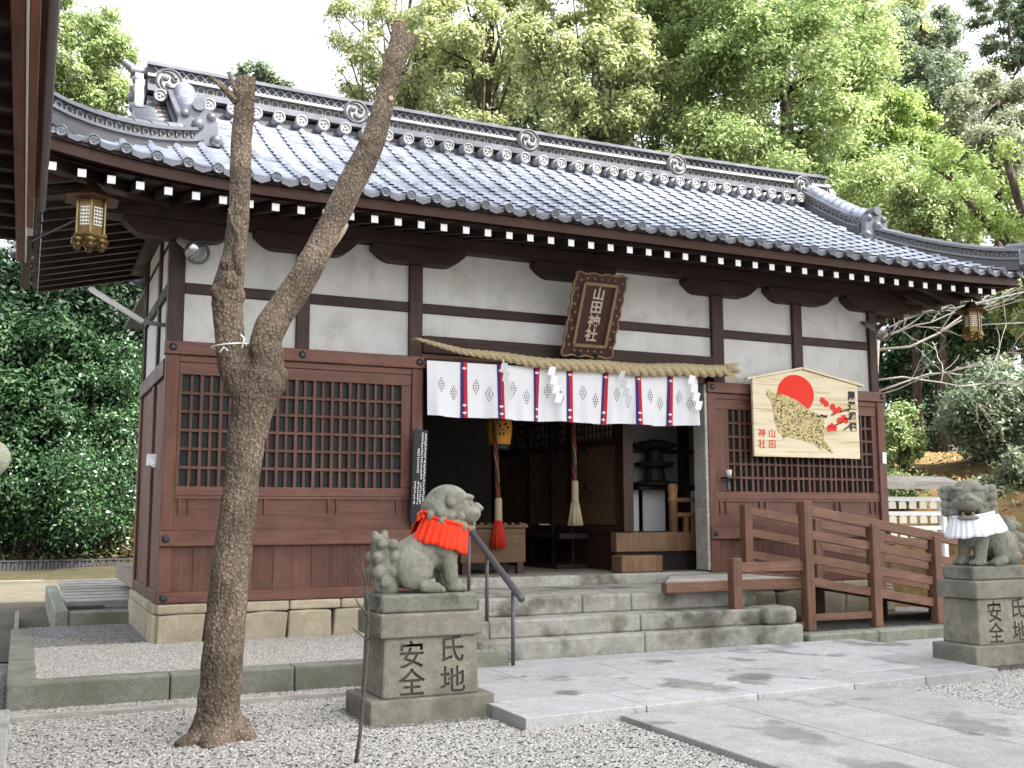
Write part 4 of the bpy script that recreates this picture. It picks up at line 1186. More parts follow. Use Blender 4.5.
for a, c in (((i0, j0), (i1, j0)), ((i1, j0), (i1, j1)), ((i1, j1), (i0, j1)), ((i0, j1), (i0, j0))): e.bar(pq(*a, .04), pq(*c, .04), .026, .03, pn)
e.build('inner_frame', M['gold'], t)
sc_ = MB()
for k_ in range(9):
    cc = .1 + k_ * .075
    for xx in (.045, W_ - .045): sc_.sphere(pq(xx + .012 * (-1) ** k_, cc, .03), .016, 6, 4)
    if k_ < 5: sc_.sphere(pq(.12 + k_ * .07, H_ - .045, .03), .016, 6, 4); sc_.sphere(pq(.12 + k_ * .07, .05, .03), .014, 6, 4)
each(sc_, 'carving', M['gold'], t, True)
for q, ch in enumerate('山田神社'):
    text_mesh('lettering', ch, .128, M['char'], t, (pq(W_ / 2, j1 - .085 - q * .128, .034), pr, pu), .004, .003)
b = MB()
for a in (.17, .35): b.tube([pq(a, -.03, .0), pq(a, .03, .05)], .02, 8)
each(b, 'hanger', M['iron'], t)

# shimenawa
t = thing('straw_rope', 'thick twisted straw rope hung above the white curtain', 'straw rope', (4.6, 8.3, 2.45))
kx = [2.98, 3.4, 4.0, 4.6, 5.3, 5.9, 6.17]; kz = [2.585, 2.515, 2.462, 2.452, 2.458, 2.482, 2.505]; kr = [.014, .028, .044, .053, .058, .058, .054]
N_ = 240
for q in range(3):
    pts = []; rr = []
    ph = 0
    for i in range(N_ + 1):
        x = kx[0] + (kx[-1] - kx[0]) * i / N_; z = np.interp(x, kx, kz); r_ = np.interp(x, kx, kr)
        z += .006 * math.sin(x * 7)
        ph += 2 * math.pi * ((kx[-1] - kx[0]) / N_) / (.10 + 3.2 * r_)
        a = ph + q * 2.094
        pts.append((x, 8.335 + r_ * .55 * math.cos(a), z + r_ * .55 * math.sin(a))); rr.append(r_ * .60)
    MB().tube(pts, rr, 8).build('strand', M['straw'], t, True)
b = MB()
for i in range(70):
    a = rnd.uniform(0, 6.28); r0 = rnd.uniform(0, .045); r1 = r0 * 1.9; L = rnd.uniform(.10, .17)
    c0 = Vector((6.16, 8.335, 2.505)); b.tube([c0 + Vector((0, r0 * math.cos(a), r0 * math.sin(a))), c0 + Vector((L, r1 * math.cos(a), r1 * math.sin(a) + .01))], [.006, .003], 4)
for i in range(10):
    a = rnd.uniform(-.03, .03); b.tube([(6.2 + a, 8.3, 2.48), (6.22 + a * 2, 8.29, 2.38 + rnd.uniform(-.02, .03))], [.006, .004], 4)
b.tube([(6.165, 8.335 + .052 * math.cos(q), 2.505 + .052 * math.sin(q)) for q in np.linspace(0, 6.3, 14)], .012, 6)
b.build('tassel_end', M['straw'], t)
MB().tube([(2.975, 8.45, 2.60), (2.97, 8.36, 2.60), (2.99, 8.335, 2.585)], .01, 6).build('tie', M['straw'], t)

# curtain
t = thing('door_curtain', 'short white curtain with red and purple strips across the doorway', 'curtain', (4.45, 8.36, 1.94))
CX0, CX1, CZ0, CZ1 = 3.082, 5.865, 1.945, 2.425
def cw_(x, z, off=0):
    s = (CZ1 - z) / (CZ1 - CZ0)
    y = 8.385 + off + s * (.030 * math.sin(x * 9.3) + .022 * math.sin(x * 21 + 1.0) + .010 * math.sin(x * 47)) - .02 * s
    zz = z - .012 * math.sin((x - CX0) / (CX1 - CX0) * math.pi) * s + .006 * math.sin(x * 9) * s
    return (x - .02 * s * ((x - CX0) / (CX1 - CX0)) * 1.6, y, zz)
def cloth(x0, x1, z0, z1, off, nx, nz):
    b = MB(); vs = [cw_(x0 + (x1 - x0) * i / nx, z0 + (z1 - z0) * j / nz, off) for j in range(nz + 1) for i in range(nx + 1)]
    b.add(vs, [(j * (nx + 1) + i, j * (nx + 1) + i + 1, (j + 1) * (nx + 1) + i + 1, (j + 1) * (nx + 1) + i) for j in range(nz) for i in range(nx)])
    return b
CL = cloth(CX0, CX1, CZ0, CZ1, 0, 120, 10).build('cloth', M['cotton'], t, True)
sx_ = [3.418, 3.765, 4.125, 4.46, 4.84, 5.19, 5.55]
for x in sx_:
    cloth(x - .028, x + .004, CZ0 - .004, CZ1, -.005, 3, 10).build('strip', M['strip_purple'], t, True)
    cloth(x + .004, x + .034, CZ0 - .004, CZ1, -.006, 3, 10).build('strip', M['strip_red'], t, True)
    kn = MB()
    for z in (2.05, 1.985, 2.37): kn.sphere(cw_(x + .004, z, -.01), (.02, .006, .012), 6, 4)
    each(kn, 'strip_knot', M['cotton'], t)
def crest(b, x, z, s=1.0):
    for q, w in enumerate((1, 2, 3, 3, 2, 1)):
        for i in range(w):
            xx = x + (i - (w - 1) / 2) * .022 * s; zz = z + (2.5 - q) * .019 * s
            p = Vector(cw_(xx, zz, -.006))
            b.add([p + Vector((-.007, 0, 0)), p + Vector((0, 0, -.009)), p + Vector((.007, 0, 0)), p + Vector((0, 0, .009))], [(0, 1, 2, 3)])
pe = [CX0] + sx_ + [CX1]
b = MB()
for i in range(8):
    w = pe[i + 1] - pe[i]; crest(b, pe[i] + w * .36, 2.215, 1.15); crest(b, pe[i] + w * .72, 2.155, 1.15)
b.build('crest_print', M['crest'], t)
MB().tube([(CX0 - .02, 8.39, 2.43), (CX1 + .05, 8.39, 2.435)], .012, 8).build('curtain_rod', M['dark_h'], t)

# shide
for q, (x, lab) in enumerate(((3.75, 'twisted white paper streamer nearest the left end of the straw rope'), (4.22, 'white zigzag paper streamer left of the middle of the straw rope'), (4.95, 'narrow white paper streamer right of the middle of the straw rope, seen half edge-on'), (5.72, 'white zigzag paper streamer near the frayed right end of the straw rope'))):
    b = MB(); z = 2.43; xx = x; ang = (1.0, .15, 1.15, .2)[q]
    for s in range(4):
        w = .062; h = .095; dx = .022
        sh = [(xx, z), (xx + w, z - .012), (xx + w - dx, z - h), (xx - dx, z - h + .012)]
        ca, sa = math.cos(ang), math.sin(ang)
        b.prism([(a, c) for a, c in sh], lambda a, c, d: (x + (a - x) * ca, 8.30 - (a - x) * sa - d - .006 * s, c), .002)
        xx += .018; z -= .082
    b.tube([(x + .02, 8.32, 2.47), (x + .02, 8.30, 2.42)], .004, 5)
    tag(b.build('paper_streamer', M['paper']), lab, 'paper streamer', 'paper streamers on the straw rope')

# votive board
t = thing('votive_board', 'large pale votive board painted with a red sun, a boar and plum blossom', 'votive board', (7.15, 8.4, 1.67))
EY_ = 8.375
bd = [(6.507, 1.672), (7.862, 1.672), (7.862, 2.44), (7.13, 2.565), (6.507, 2.445)]
MB().prism(bd, lambda a, c, d: (a, EY_ - .012 + d, c), .03).build('board', M['board'], t, False, .003)
b = MB().bar((6.43, EY_ - .005, 2.438), (7.14, EY_ - .005, 2.584), .06, .02).bar((7.13, EY_ - .005, 2.582), (7.93, EY_ - .005, 2.44), .06, .02)
each(b, 'roof_moulding', M['board'], t)
def em(cx, cy):   # map of measured sketch to board
    return (6.507 + (cx - 105) * (1.355 / 725), 1.672 + (688 - cy) * (.775 / 552))
EF = EY_ - .0135
def flat(poly, off): 
    return MB().prism(poly, lambda a, c, d: (a, EF - off - d, c), .0015)
sc0 = em(392, 232)
flat([(sc0[0] + .232 * math.cos(a), sc0[1] + .196 * math.sin(a)) for a in np.linspace(0, 2 * math.pi, 49)[:-1]], 0).build('sun_disc', M['vermilion'], t)
BO = [(205, 208), (240, 235), (300, 240), (350, 255), (400, 280), (440, 310), (490, 350), (540, 372), (580, 392), (578, 480), (572, 560), (600, 585), (615, 610), (630, 650), (590, 622), (560, 612), (558, 635), (530, 610), (510, 590), (420, 562), (340, 545), (320, 540), (300, 565), (288, 530), (265, 505), (245, 440), (235, 350), (225, 290), (195, 255)]
flat([em(*p) for p in BO], .002).build('boar_painting', plain('boar wash', (0.62, 0.50, 0.24), .7, 0, .3, .5, 45), t)
def inside(x, y, poly):
    c = False; n = len(poly)
    for i in range(n):
        x1, y1 = poly[i]; x2, y2 = poly[i - 1]
        if (y1 > y) != (y2 > y) and x < (x2 - x1) * (y - y1) / (y2 - y1) + x1: c = not c
    return c
b = MB(); cnt = 0
while cnt < 520:
    x, y = rnd.uniform(195, 630), rnd.uniform(208, 650)
    if not inside(x, y, BO): continue
    cnt += 1; a = rnd.gauss(.6, .8); L = rnd.uniform(9, 24); w = rnd.uniform(3, 6.5)
    ca, sa = math.cos(a), math.sin(a); pp = []
    for u, v in ((-L / 2, 0), (0, -w / 2), (L / 2, 0), (0, w / 2)):
        pp.append(em(x + u * ca - v * sa, y + u * sa + v * ca))
    b.prism(pp, lambda a_, c, d: (a_, EF - .0045 - d, c), .0008)
b.build('boar_brushwork', M['dark_olive'], t)
b = MB()
for cx, cy in ((575, 268), (600, 290), (645, 310), (690, 330), (660, 340), (720, 390), (690, 410), (735, 405), (635, 455), (615, 470), (650, 465)):
    x, z = em(cx, cy)
    for k_ in range(5):
        a = k_ * 1.2566 + cx; b.disc((x + .018 * math.cos(a), EF - .003 - .0004 * k_, z + .018 * math.sin(a)), .019, .001, (0, 1, 0), 10)
b.build('plum_blossom', M['vermilion'], t)
b = MB()
for a, c in (((530, 385), (605, 380)), ((560, 372), (600, 395)), ((700, 345), (755, 325)), ((630, 375), (700, 340)), ((660, 445), (770, 385)), ((715, 480), (765, 440)), ((740, 330), (760, 335))):
    b.bar((em(*a)[0], EF - .003, em(*a)[1]), (em(*c)[0], EF - .003, em(*c)[1]), .002, .014)
b.build('plum_branch', M['dark_olive'], t)
for q, ch in enumerate('開運招福'):
    x, z = em(782, 222 + q * 76); text_mesh('lettering', ch, .098, M['ink'], t, ((x, EF - .003, z), (1, 0, 0), (0, 0, 1)), .001, .004)
for ch, cx, cy in (('山', 222, 522), ('田', 222, 600), ('神', 155, 522), ('社', 155, 600)):
    x, z = em(cx, cy); text_mesh('seal_lettering', ch, .095, M['vermilion'], t, ((x, EF - .003, z), (1, 0, 0), (0, 0, 1)), .001, .0)

# black notice board
t = thing('notice_board', 'narrow black notice board with white lettering on the left door post', 'notice board', (3.03, 8.42, 1.06))
n0, n1 = Vector((2.945, 8.415, 1.05)), Vector((2.945, 8.335, 1.815)); nu = (n1 - n0); nx_ = Vector((1, 0, 0)); nn = nx_.cross(nu.normalized()); nn = nn if nn.y < 0 else -nn
def nq(a, c, d=0): return tuple(n0 + nx_ * a + nu * c + nn * d)
MB().prism([(0, 0), (.128, 0), (.128, 1), (0, 1)], lambda a, c, d: nq(a, c, d), .02).build('board', M['sign_black'], t, False, .002)
b = MB()
for xx, c0, c1, s in ((.108, .06 + .16, .96, .013), (.08, .46, .97, .013), (.08, .2, .42, .011), (.058, .2, .44, .011), (.05, .52, .8, .013), (.030, .2, .44, .011)):
    c = c1
    while c > c0:
        for _ in range(5):
            a = xx + rnd.uniform(-s, s) * .5; cc = c - rnd.uniform(0, .016)
            if rnd.random() < .5: b.add([nq(a - s * .45, cc, .0215), nq(a + s * .45, cc, .0215), nq(a + s * .45, cc + .0035, .0215), nq(a - s * .45, cc + .0035, .0215)], [(0, 1, 2, 3)])
            else: b.add([nq(a, cc - .006, .022), nq(a + .0028, cc - .006, .022), nq(a + .0028, cc + .006, .022), nq(a, cc + .006, .022)], [(0, 1, 2, 3)])
        c -= .0235
b.build('lettering', M['paper'], t)

# bronze hanging lanterns
def bronze_lantern(c, s, label, chain_top):
    t = thing('hanging_lantern', label, 'hanging lantern', c, None)
    c = Vector(c)
    MB().lathe([(.115 * s, -.15 * s), (.115 * s, .15 * s)], c, 6).build('lantern_body', M['bronze'], t)
    b = MB(); f = MB()
    for k_ in range(6):
        a = (k_ + 1.0) * math.pi / 3; d = Vector((math.cos(a), math.sin(a), 0)); u = Vector((-d.y, d.x, 0))
        p = c + d * (.102 * s) 
        b.add([p - u * .04 * s + Vector((0, 0, -.075 * s)), p + u * .04 * s + Vector((0, 0, -.075 * s)), p + u * .04 * s + Vector((0, 0, .085 * s)), p - u * .04 * s + Vector((0, 0, .085 * s))], [(0, 1, 2, 3)])
        for q in range(3):
            for r_ in range(5): f.disc(p + u * (.026 * (q - 1)) * s + Vector((0, 0, (-.055 + .03 * r_) * s)) + d * .003, .010 * s, .004, d, 6)
        f.bar(c + d * .112 * s + u * .058 * s + Vector((0, 0, -.15 * s)), c + d * .112 * s + u * .058 * s + Vector((0, 0, .15 * s)), .014 * s, .014 * s)
    each(b, 'lantern_paper', M['paper'], t); f.build('fretwork', M['bronze'], t)
    MB().lathe([(.05 * s, .30 * s), (.09 * s, .25 * s), (.15 * s, .20 * s), (.235 * s, .165 * s), (.24 * s, .150 * s), (.10 * s, .150 * s)], c, 6).build('lantern_roof', M['bronze_dark'], t)
    MB().lathe([(.10 * s, -.21 * s), (.13 * s, -.19 * s), (.15 * s, -.165 * s), (.15 * s, -.150 * s)], c, 6).build('lantern_base', M['bronze'], t)
    b = MB()
    for k_ in range(6):
        a = (k_ + .5) * math.pi / 3; q = c + Vector((math.cos(a) * .11 * s, math.sin(a) * .11 * s, -.20 * s))
        b.sphere(q, (.055 * s, .055 * s, .035 * s), 8, 5); b.sphere(q + Vector((0, 0, -.04 * s)), .03 * s, 8, 5)
    b.build('foot', M['bronze'], t, True)
    MB().tube([c + Vector((0, 0, .28 * s)), c + Vector((0, 0, chain_top - c.z))], .008, 6).build('chain', M['iron'], t)
lc = at_y(91, 219, 7.85)
bronze_lantern(lc, .84, 'gilt bronze hexagonal lantern hanging under the eave corner above the left wall', 3.45)
rc = at_y(972, 322, 7.9)
bronze_lantern(rc, .72, 'small bronze lantern hanging under the eave corner above the ramp', 3.45)

# flood lights, fluorescent batten and small fittings
def floodlight(c, d, label):
    t = thing('floodlight', label, 'floodlight', c); c = Vector(c); d = Vector(d).normalized()
    MB().tube([c - d * .16, c - d * .05, c], [.035, .042, .05], 12).build('housing', M['grey_wood'], t, True)
    MB().tube([c, c + d * .03, c + d * .05], [.05, .095, .10], 20).build('reflector', plain('lamp reflector', (.55, .57, .6), .18, .9), t, True)
    MB().tube([c + d * .052 + Vector((.088 * math.cos(a), 0, .088 * math.sin(a))) for a in np.linspace(0, 6.283, 22)], .012, 6).build('rim', M['steel'], t, True)
    MB().bar(c - d * .12, c - d * .12 + Vector((0, .14, .06)), .03, .03).build('bracket', M['steel'], t)
floodlight(at_y(193, 249, 8.36), (.55, -.6, -.55), 'round floodlight under the eave at the left corner post')
floodlight(at_y(879, 330, 8.36), (.35, -.7, -.5), 'round floodlight on the right corner post under the eave')
t = thing('fluorescent_light', 'slanting white tube light under the eave beside the left wall', 'tube light', tuple(at_y(117, 306, 8.9)))
a_, b_ = at_y(91, 289, 8.9), at_y(143, 322, 8.9)
MB().tube([a_, b_], .025, 10).build('tube', M['white'], t, True)
MB().bar(b_, b_ + Vector((.25, 0, -.02)), .03, .03).build('bracket', M['steel'], t)
p = at_y(159, 460, 8.7)
b = MB().box(XL - .09, 8.66, p.z - .05, XL - .02, 8.75, p.z + .045).tube([(XL - .05, 8.66, p.z - .02), (XL - .05, 8.60, p.z - .05)], .022, 8)
tag(b.build('sensor_box', M['white'], None, False, .006), 'small white sensor box on the left side wall', 'sensor')
b = MB().tube([(XL + .005, YP + .045, 2.2), (XL - .02, YP + .09, 1.6), (XL - .02, YP + .09, .9)], .006, 5)
p = at_y(885, 458, YP - .03)
tag(MB().box(8.265, YP - .022, p.z - .06, 8.315, YP - .009, p.z + .06).build('paper_notice', M['paper'], None), 'small white paper slip on the right corner post', 'notice')
t = thing('cup_shelf', 'clear cup on a small dark shelf bracket on the right door post', 'cup shelf', (6.10, 8.42, 1.45))
p = at_y(730, 478, 8.42)
MB().box(p.x - .075, 8.36, p.z - .01, p.x + .085, 8.47, p.z + .008).build('shelf', M['dark_h'], t)
MB().bar((p.x, 8.455, p.z - .015), (p.x, 8.44, p.z - .12), .03, .02, (0, 1, 0)).build('bracket', M['iron'], t)
MB().lathe([(.026, 0), (.032, .07), (.030, .07), (.024, .006)], (p.x - .02, 8.41, p.z + .009), 14).build('cup', plain('cup', (.55, .53, .55), .2), t, True)

# ------------------------------------------------------------------ guardian statues
def guardian(name, label, loc, yaw, head_yaw, openm, bib_mat, bib_label):
    t = thing(name, label, 'statue', loc); t.rotation_euler = (0, 0, yaw)
    b = MB()
    def cap(p, q, r0, r1, n=8):
        p, q = Vector(p), Vector(q)
        for i in range(n + 1):
            s = i / n; b.sphere(p.lerp(q, s), r0 + (r1 - r0) * s, 12, 8)
    # trunk
    cap((.10, 0, .29), (-.085, 0, .158), .112, .132)
    b.sphere((.13, 0, .24), (.10, .115, .13), 14, 10)
    cap((.12, 0, .30), (.13, 0, .42), .100, .088)
    for s in (-1, 1):
        b.sphere((-.065, s * .085, .135), (.115, .062, .118), 14, 10)            # haunch
        cap((-.02, s * .115, .04), (.055, s * .115, .028), .034, .034, 6)          # hind foot
        for q in (-.02, 0, .02): b.sphere((.085, s * .115 + q, .02), .019, 8, 6)
        cap((.135, s * .075, .25), (.165, s * .075, .05), .056, .041)             # fore leg
        b.sphere((.185, s * .075, .026), (.06, .045, .030), 12, 8)
        for q in (-.026, 0, .026): b.sphere((.232, s * .075 + q, .02), .019, 8, 6)
        b.sphere((.10, s * .10, .28), (.075, .05, .085), 12, 8)
    # tail with flame curls
    cap((-.205, 0, .05), (-.225, 0, .23), .082, .066); cap((-.235, 0, .23), (-.275, 0, .325), .055, .024)
    cap((-.235, 0, .25), (-.215, 0, .335), .045, .02)
    for s in (-1, 1):
        for x, z, r_ in ((-.185, .270, .036), (-.175, .200, .040), (-.180, .125, .040), (-.275, .20, .036), (-.27, .12, .040), (-.25, .28, .032), (-.225, .06, .04)):
            b.sphere((x, s * .055, z), r_, 10, 7)
    # head
    hc = Vector((.17, 0, .470)); hr = Matrix.Rotation(head_yaw, 3, 'Z')
    def H(p): return hc + hr @ Vector(p)
    def hs(p, r_, n=14, m=10): b.sphere(H([q * 1.07 for q in p]), [q * 1.07 for q in r_] if hasattr(r_, '__len__') else r_ * 1.04, n, m, 0, hr)
    hs((-.005, 0, .020), (.130, .120, .116), 20, 14)
    hs((-.06, 0, -.010), (.095, .115, .105), 18, 12)             # mane mass
    hs((.100, 0, -.022), (.086, .092, .060), 16, 10)              # muzzle
    hs((.160, 0, .014), (.032, .050, .026))                        # nose
    for s in (-1, 1):
        hs((.178, s * .030, .006), (.017, .020, .015))             # nostril wing
        hs((.082, s * .056, .066), (.046, .040, .020))             # brow
        hs((.040, s * .084, .072), (.040, .026, .022))             # brow tail
        hs((.102, s * .056, .034), (.022, .026, .021))             # eye
        hs((.112, s * .068, -.018), (.040, .030, .024))            # cheek fold
        hs((.0, s * .112, .065), (.055, .022, .040))               # ear
        hs((-.03, s * .118, .035), (.030, .022, .030))
        for x, z, r_ in ((.030, -.040, .026), (.045, -.090, .027), (.005, -.08, .028), (-.03, -.035, .030), (-.04, -.075, .026), (-.085, -.02, .030), (-.08, -.06, .026)):
            hs((x, s * (.106 if x > 0 else .112), z), r_)           # mane curls
    if openm:
        hs((.094, 0, -.122), (.068, .076, .020), 14, 8)
        for s in (-1, 1):
            hs((.055, s * .072, -.075), (.03, .024, .040))
            hs((.135, s * .030, -.094), (.012, .012, .014))
            for z, r_ in ((.07, .034), (.02, .036), (-.035, .036), (-.085, .034)): hs((-.005, s * .148, z), r_)
    else:
        hs((.092, 0, -.102), (.066, .078, .022), 14, 8); hs((.035, 0, -.085), (.055, .07, .045))
        for y in (-.05, -.017, .017, .05): hs((.158 - abs(y) * .5, y, -.080), (.007, .012, .012), 8, 6)
    for y in (-.07, -.025, .025, .07): hs((-.128, y, -.035), .030)
    o = b.build('body', M['statue'], t, True, 0, True)
    remesh(o, .0055, 1)
    if openm:
        mo = MB(); mo.sphere(H((.105, 0, -.088)), (.062, .060, .022), 14, 8, 0, hr); mo.build('mouth', plain('dark open mouth', (.06, .035, .025), .9), t, True, 0, True)
    # bib
    m = MB(); nth, nz = 120, 7; vs = []
    ctr = Vector((.128, 0, .350 if not openm else .325)); tilt = Matrix.Rotation(R(15), 3, 'Y') if not openm else Matrix.Rotation(R(10), 3, 'Y')
    r0b = .151 if not openm else .160
    nth = 220
    for j in range(nz + 1):
        s = j / nz
        for i in range(nth + 1):
            th = -R(165) + R(330) * i / nth + (head_yaw * .8 if openm else 0)
            base = r0b + (.060 if openm else .026) * s ** .8
            pl = (.0015 + .0055 * s) * math.sin(i * (math.pi * 2 / 9.0) + .6 * math.sin(i * .13)) + .004 * s * math.sin(i * .31)
            rx = base + pl; p = Vector((rx * math.cos(th), rx * .95 * math.sin(th), .045 - (.150 if not openm else .140) * s + .004 * s * math.sin(i * .23)))
            vs.append(ctr + tilt @ p)
    m.add(vs, [(j * (nth + 1) + i, j * (nth + 1) + i + 1, (j + 1) * (nth + 1) + i + 1, (j + 1) * (nth + 1) + i) for j in range(nz) for i in range(nth)])
    bo = m.build('bib', bib_mat, t, True, 0, True); bo['label'] = bib_label
    sd = bo.modifiers.new('th', 'SOLIDIFY'); sd.thickness = .003
    nb = MB(); nb.tube([ctr + tilt @ Vector(((r0b + .004 * math.sin(i * 2.1)) * math.cos(th), (r0b * .95 + .004 * math.sin(i * 2.1)) * math.sin(th), .047)) for i, th in enumerate(np.linspace(-R(165), R(165), 60) + (head_yaw * .8 if openm else 0))], .011, 7)
    kb = ctr + tilt @ Vector((-r0b + .004, -.05, .047))
    for q in ((-.03, -.03, .02), (-.02, -.045, -.015), (0, -.05, .02), (-.045, -.02, -.03)): nb.tube([kb, kb + Vector(q) * .7 + Vector((0, 0, .01)), kb + Vector(q)], [.009, .011, .006], 6)
    nb.build('band', bib_mat, bo, True, 0, True)
    return t
def pedestal(name, label, loc, text, scale=1.0, dep=1.0):
    t = thing(name, label, 'pedestal', loc); x, y, z = loc; s = scale
    MB().box(x - .36 * s, y - .24 * dep, z - .03, x + .36 * s, y + .24 * dep, z + .115).build('base_slab', M['pedestal'], t, False, .010, seg=2)
    b = MB(); w0, w1, d0, d1 = .283 * s, .272 * s, .20 * dep, .19 * dep; z0, z1 = z + .115, z + .435
    b.add([(x - w0, y - d0, z0), (x + w0, y - d0, z0), (x + w0, y + d0, z0), (x - w0, y + d0, z0), (x - w1, y - d1, z1), (x + w1, y - d1, z1), (x + w1, y + d1, z1), (x - w1, y + d1, z1)],
          [(0, 3, 2, 1), (4, 5, 6, 7), (0, 1, 5, 4), (1, 2, 6, 5), (2, 3, 7, 6), (3, 0, 4, 7)])
    bl = b.build('block', M['pedestal'], t, False, .012, seg=2)
    MB().box(x - .302 * s, y - .22 * dep, z1 + .001, x + .302 * s, y + .22 * dep, z + .565).build('cap_stone', M['pedestal'], t, False, .012, seg=2)
    MB().box(x - .285 * s, y - .17 * dep, z + .566, x + .285 * s, y + .17 * dep, z + .665).build('plinth', M['statue'], t, False, .014, seg=2)
    cutters = []
    tl = [(text[0], .125, .365), (text[1], .125, .20), (text[2], -.115, .345), (text[3], -.115, .20)]
    for ch, dx, dz in tl:
        yy = y - d0 + (dz - .115) / .32 * (d0 - d1)
        ct = text_mesh('inscription', ch, .155 * s, M['carve'], bl, ((x + dx * s, yy + .004, z + dz), (1, 0, 0), (0, 0, 1)), .012, .002)
        bmm = bmesh.new(); bmm.from_mesh(ct.data); bmesh.ops.remove_doubles(bmm, verts=bmm.verts, dist=1e-5); bmesh.ops.recalc_face_normals(bmm, faces=bmm.faces); bmm.to_mesh(ct.data); bmm.free()
        cutters.append(ct)
    for ct in cutters:
        q = bl.modifiers.new('carve', 'BOOLEAN'); q.operation = 'DIFFERENCE'; q.solver = 'EXACT'; q.object = ct; q.material_mode = 'TRANSFER'; q.use_self = True
    me = evaluated(bl)
    if len(me.vertices) > 300:
        bl.modifiers.clear(); bl.data = me
        for ct in cutters: bpy.data.objects.remove(ct)
        pass
    else:
        for q in [m_ for m_ in bl.modifiers if m_.type == 'BOOLEAN']: bl.modifiers.remove(q)
    return t
PL = (2.085, 5.755, 0.0)
pedestal('stone_pedestal', 'grey stone pedestal inscribed 氏地安全 by the handrail', PL, '氏地安全')
guardian('guardian_statue', 'mossy stone guardian lion in a red bib with closed mouth, facing sideways', (2.085, 5.755, .664), 0, 0, False, M['red'], 'bright red pleated bib')
pc = at_z(980, 646, .18)
PR = (pc.x + .283, pc.y + .165, 0.065)
pedestal('stone_pedestal', 'weathered stone pedestal with worn inscription in front of the ramp end', PR, '氏地安全', 1.0, .83)
g2_ = guardian('guardian_statue', 'stone guardian lion in a white bib with open mouth, facing the camera', (PR[0] + .04, PR[1], .729), math.pi, R(38), True, M['bib_white'], 'white pleated bib')
g2_.scale = (1.0, 1.0, 1.02)

# ------------------------------------------------------------------ front tree
def tube_remesh(name, chains, mat, parent, voxel, sm=2, extra=None):
    b = MB()
    for pts, rad in chains:
        P = [Vector(p) for p in pts]; Q = []; RR = []
        for i in range(len(P) - 1):
            p0, p1, p2, p3 = P[max(0, i - 1)], P[i], P[i + 1], P[min(len(P) - 1, i + 2)]
            for k_ in range(6):
                s = k_ / 6
                Q.append(.5 * ((2 * p1) + (p2 - p0) * s + (2 * p0 - 5 * p1 + 4 * p2 - p3) * s * s + (3 * p1 - p0 - 3 * p2 + p3) * s ** 3))
                RR.append(rad[i] + (rad[i + 1] - rad[i]) * s)
        Q.append(P[-1]); RR.append(rad[-1])
        b.tube(Q, RR, 14, True, 0, .05)
    if extra: extra(b)
    o = b.build(name, mat, parent, True)
    remesh(o, voxel, sm); return o
TY = 5.494
t = thing('pruned_tree', 'bare pruned tree with forked trunk standing in the gravel before the hall', 'tree', tuple(at_y(216, 738, TY)))
def tp(l): 
    pts = []; rr = []
    for q in l:
        px, py, w = q[:3]; dy = q[3] if len(q) > 3 else 0
        p = at_y(px, py, TY + dy); pts.append(p); rr.append(w / 2 * mpp(p))
    return pts, rr
trunk = tp([(212, 760, 60), (215, 735, 53), (219, 705, 43), (224, 640, 40), (232, 560, 38), (242, 480, 35), (248, 430, 39), (255, 395, 46), (257, 372, 44)])
limbL = tp([(250, 400, 32), (234, 370, 30), (229, 330, 29), (228, 292, 32), (234, 255, 23), (239, 210, 21), (241, 150, 21), (244, 110, 20), (246, 78, 20)])
limbR = tp([(258, 395, 44), (266, 362, 36), (266, 340, 32), (276, 318, 31), (302, 280, 29), (330, 228, 26), (352, 182, 27), (369, 150, 26), (381, 115, 21), (390, 80, 20), (397, 50, 20), (402, 34, 17)])
stub1 = tp([(396, 60, 18), (399, 24, 13)]); stub2 = tp([(396, 62, 16), (413, 36, 13)])
roots = [tp([(222, 722, 34), (200, 738, 24, -.05), (176, 746, 10, -.1)]), tp([(222, 722, 32), (244, 736, 24, -.06), (256, 742, 8, -.08)]), tp([(218, 730, 30), (210, 748, 22, -.16), (205, 756, 8, -.22)])]
def knobs(b):
    for px, py, w in ((221, 322, 14), (219, 292, 18), (229, 283, 27), (235, 296, 22), (278, 376, 22), (274, 386, 24), (262, 350, 28), (268, 366, 24), (360, 158, 15), (345, 180, 11), (300, 288, 18), (229, 265, 20), (205, 735, 30), (240, 728, 24), (263, 385, 40), (366, 143, 16)):
        p = at_y(px, py, TY - .03); b.sphere(p, w / 2 * mpp(p), 10, 7)
TRK = tube_remesh('trunk', [trunk, limbL, limbR, stub1, stub2] + roots, M['bark_front'], t, .0085, 2, knobs)
b = MB()
for l in ([(236, 102, 8), (226, 90, 7), (217, 82, 5), (209, 76, 3)], [(238, 96, 7), (233, 84, 5), (228, 72, 3)], [(384, 90, 6), (386, 70, 5), (383, 54, 4)], [(396, 78, 6), (404, 62, 5)], [(392, 90, 5), (402, 80, 4)], [(238, 275, 8, -.06), (236, 255, 7, -.07), (239, 236, 6, -.07), (232, 222, 4, -.07), (229, 208, 2.5, -.07)]):
    q = tp([(z_[0], z_[1], z_[2], z_[3] if len(z_) > 3 else -.03) for z_ in l]); b.tube(q[0], q[1], 7)
each(b, 'twig', M['bark_front'], t, True)
b = MB(); q = tp([(326, 250, 11, .0), (334, 240, 11, .0), (340, 231, 11, -.01), (344, 224, 10, -.01), (345, 222, 6, -.01)]); b.tube(q[0], q[1], 12)
b.build('cut_stub', M['stub'], t, True)
b = MB()
for px, py, w, d in ((399, 22.5, 12, 0), (391, 98, 5, -.085)):
    p = at_y(px, py, TY + d); b.disc(p, w / 2 * mpp(p), .006, (0.1, 0, 1) if w > 10 else (0, 1, 0), 12)
b.build('cut_face', M['cutwood'], t)
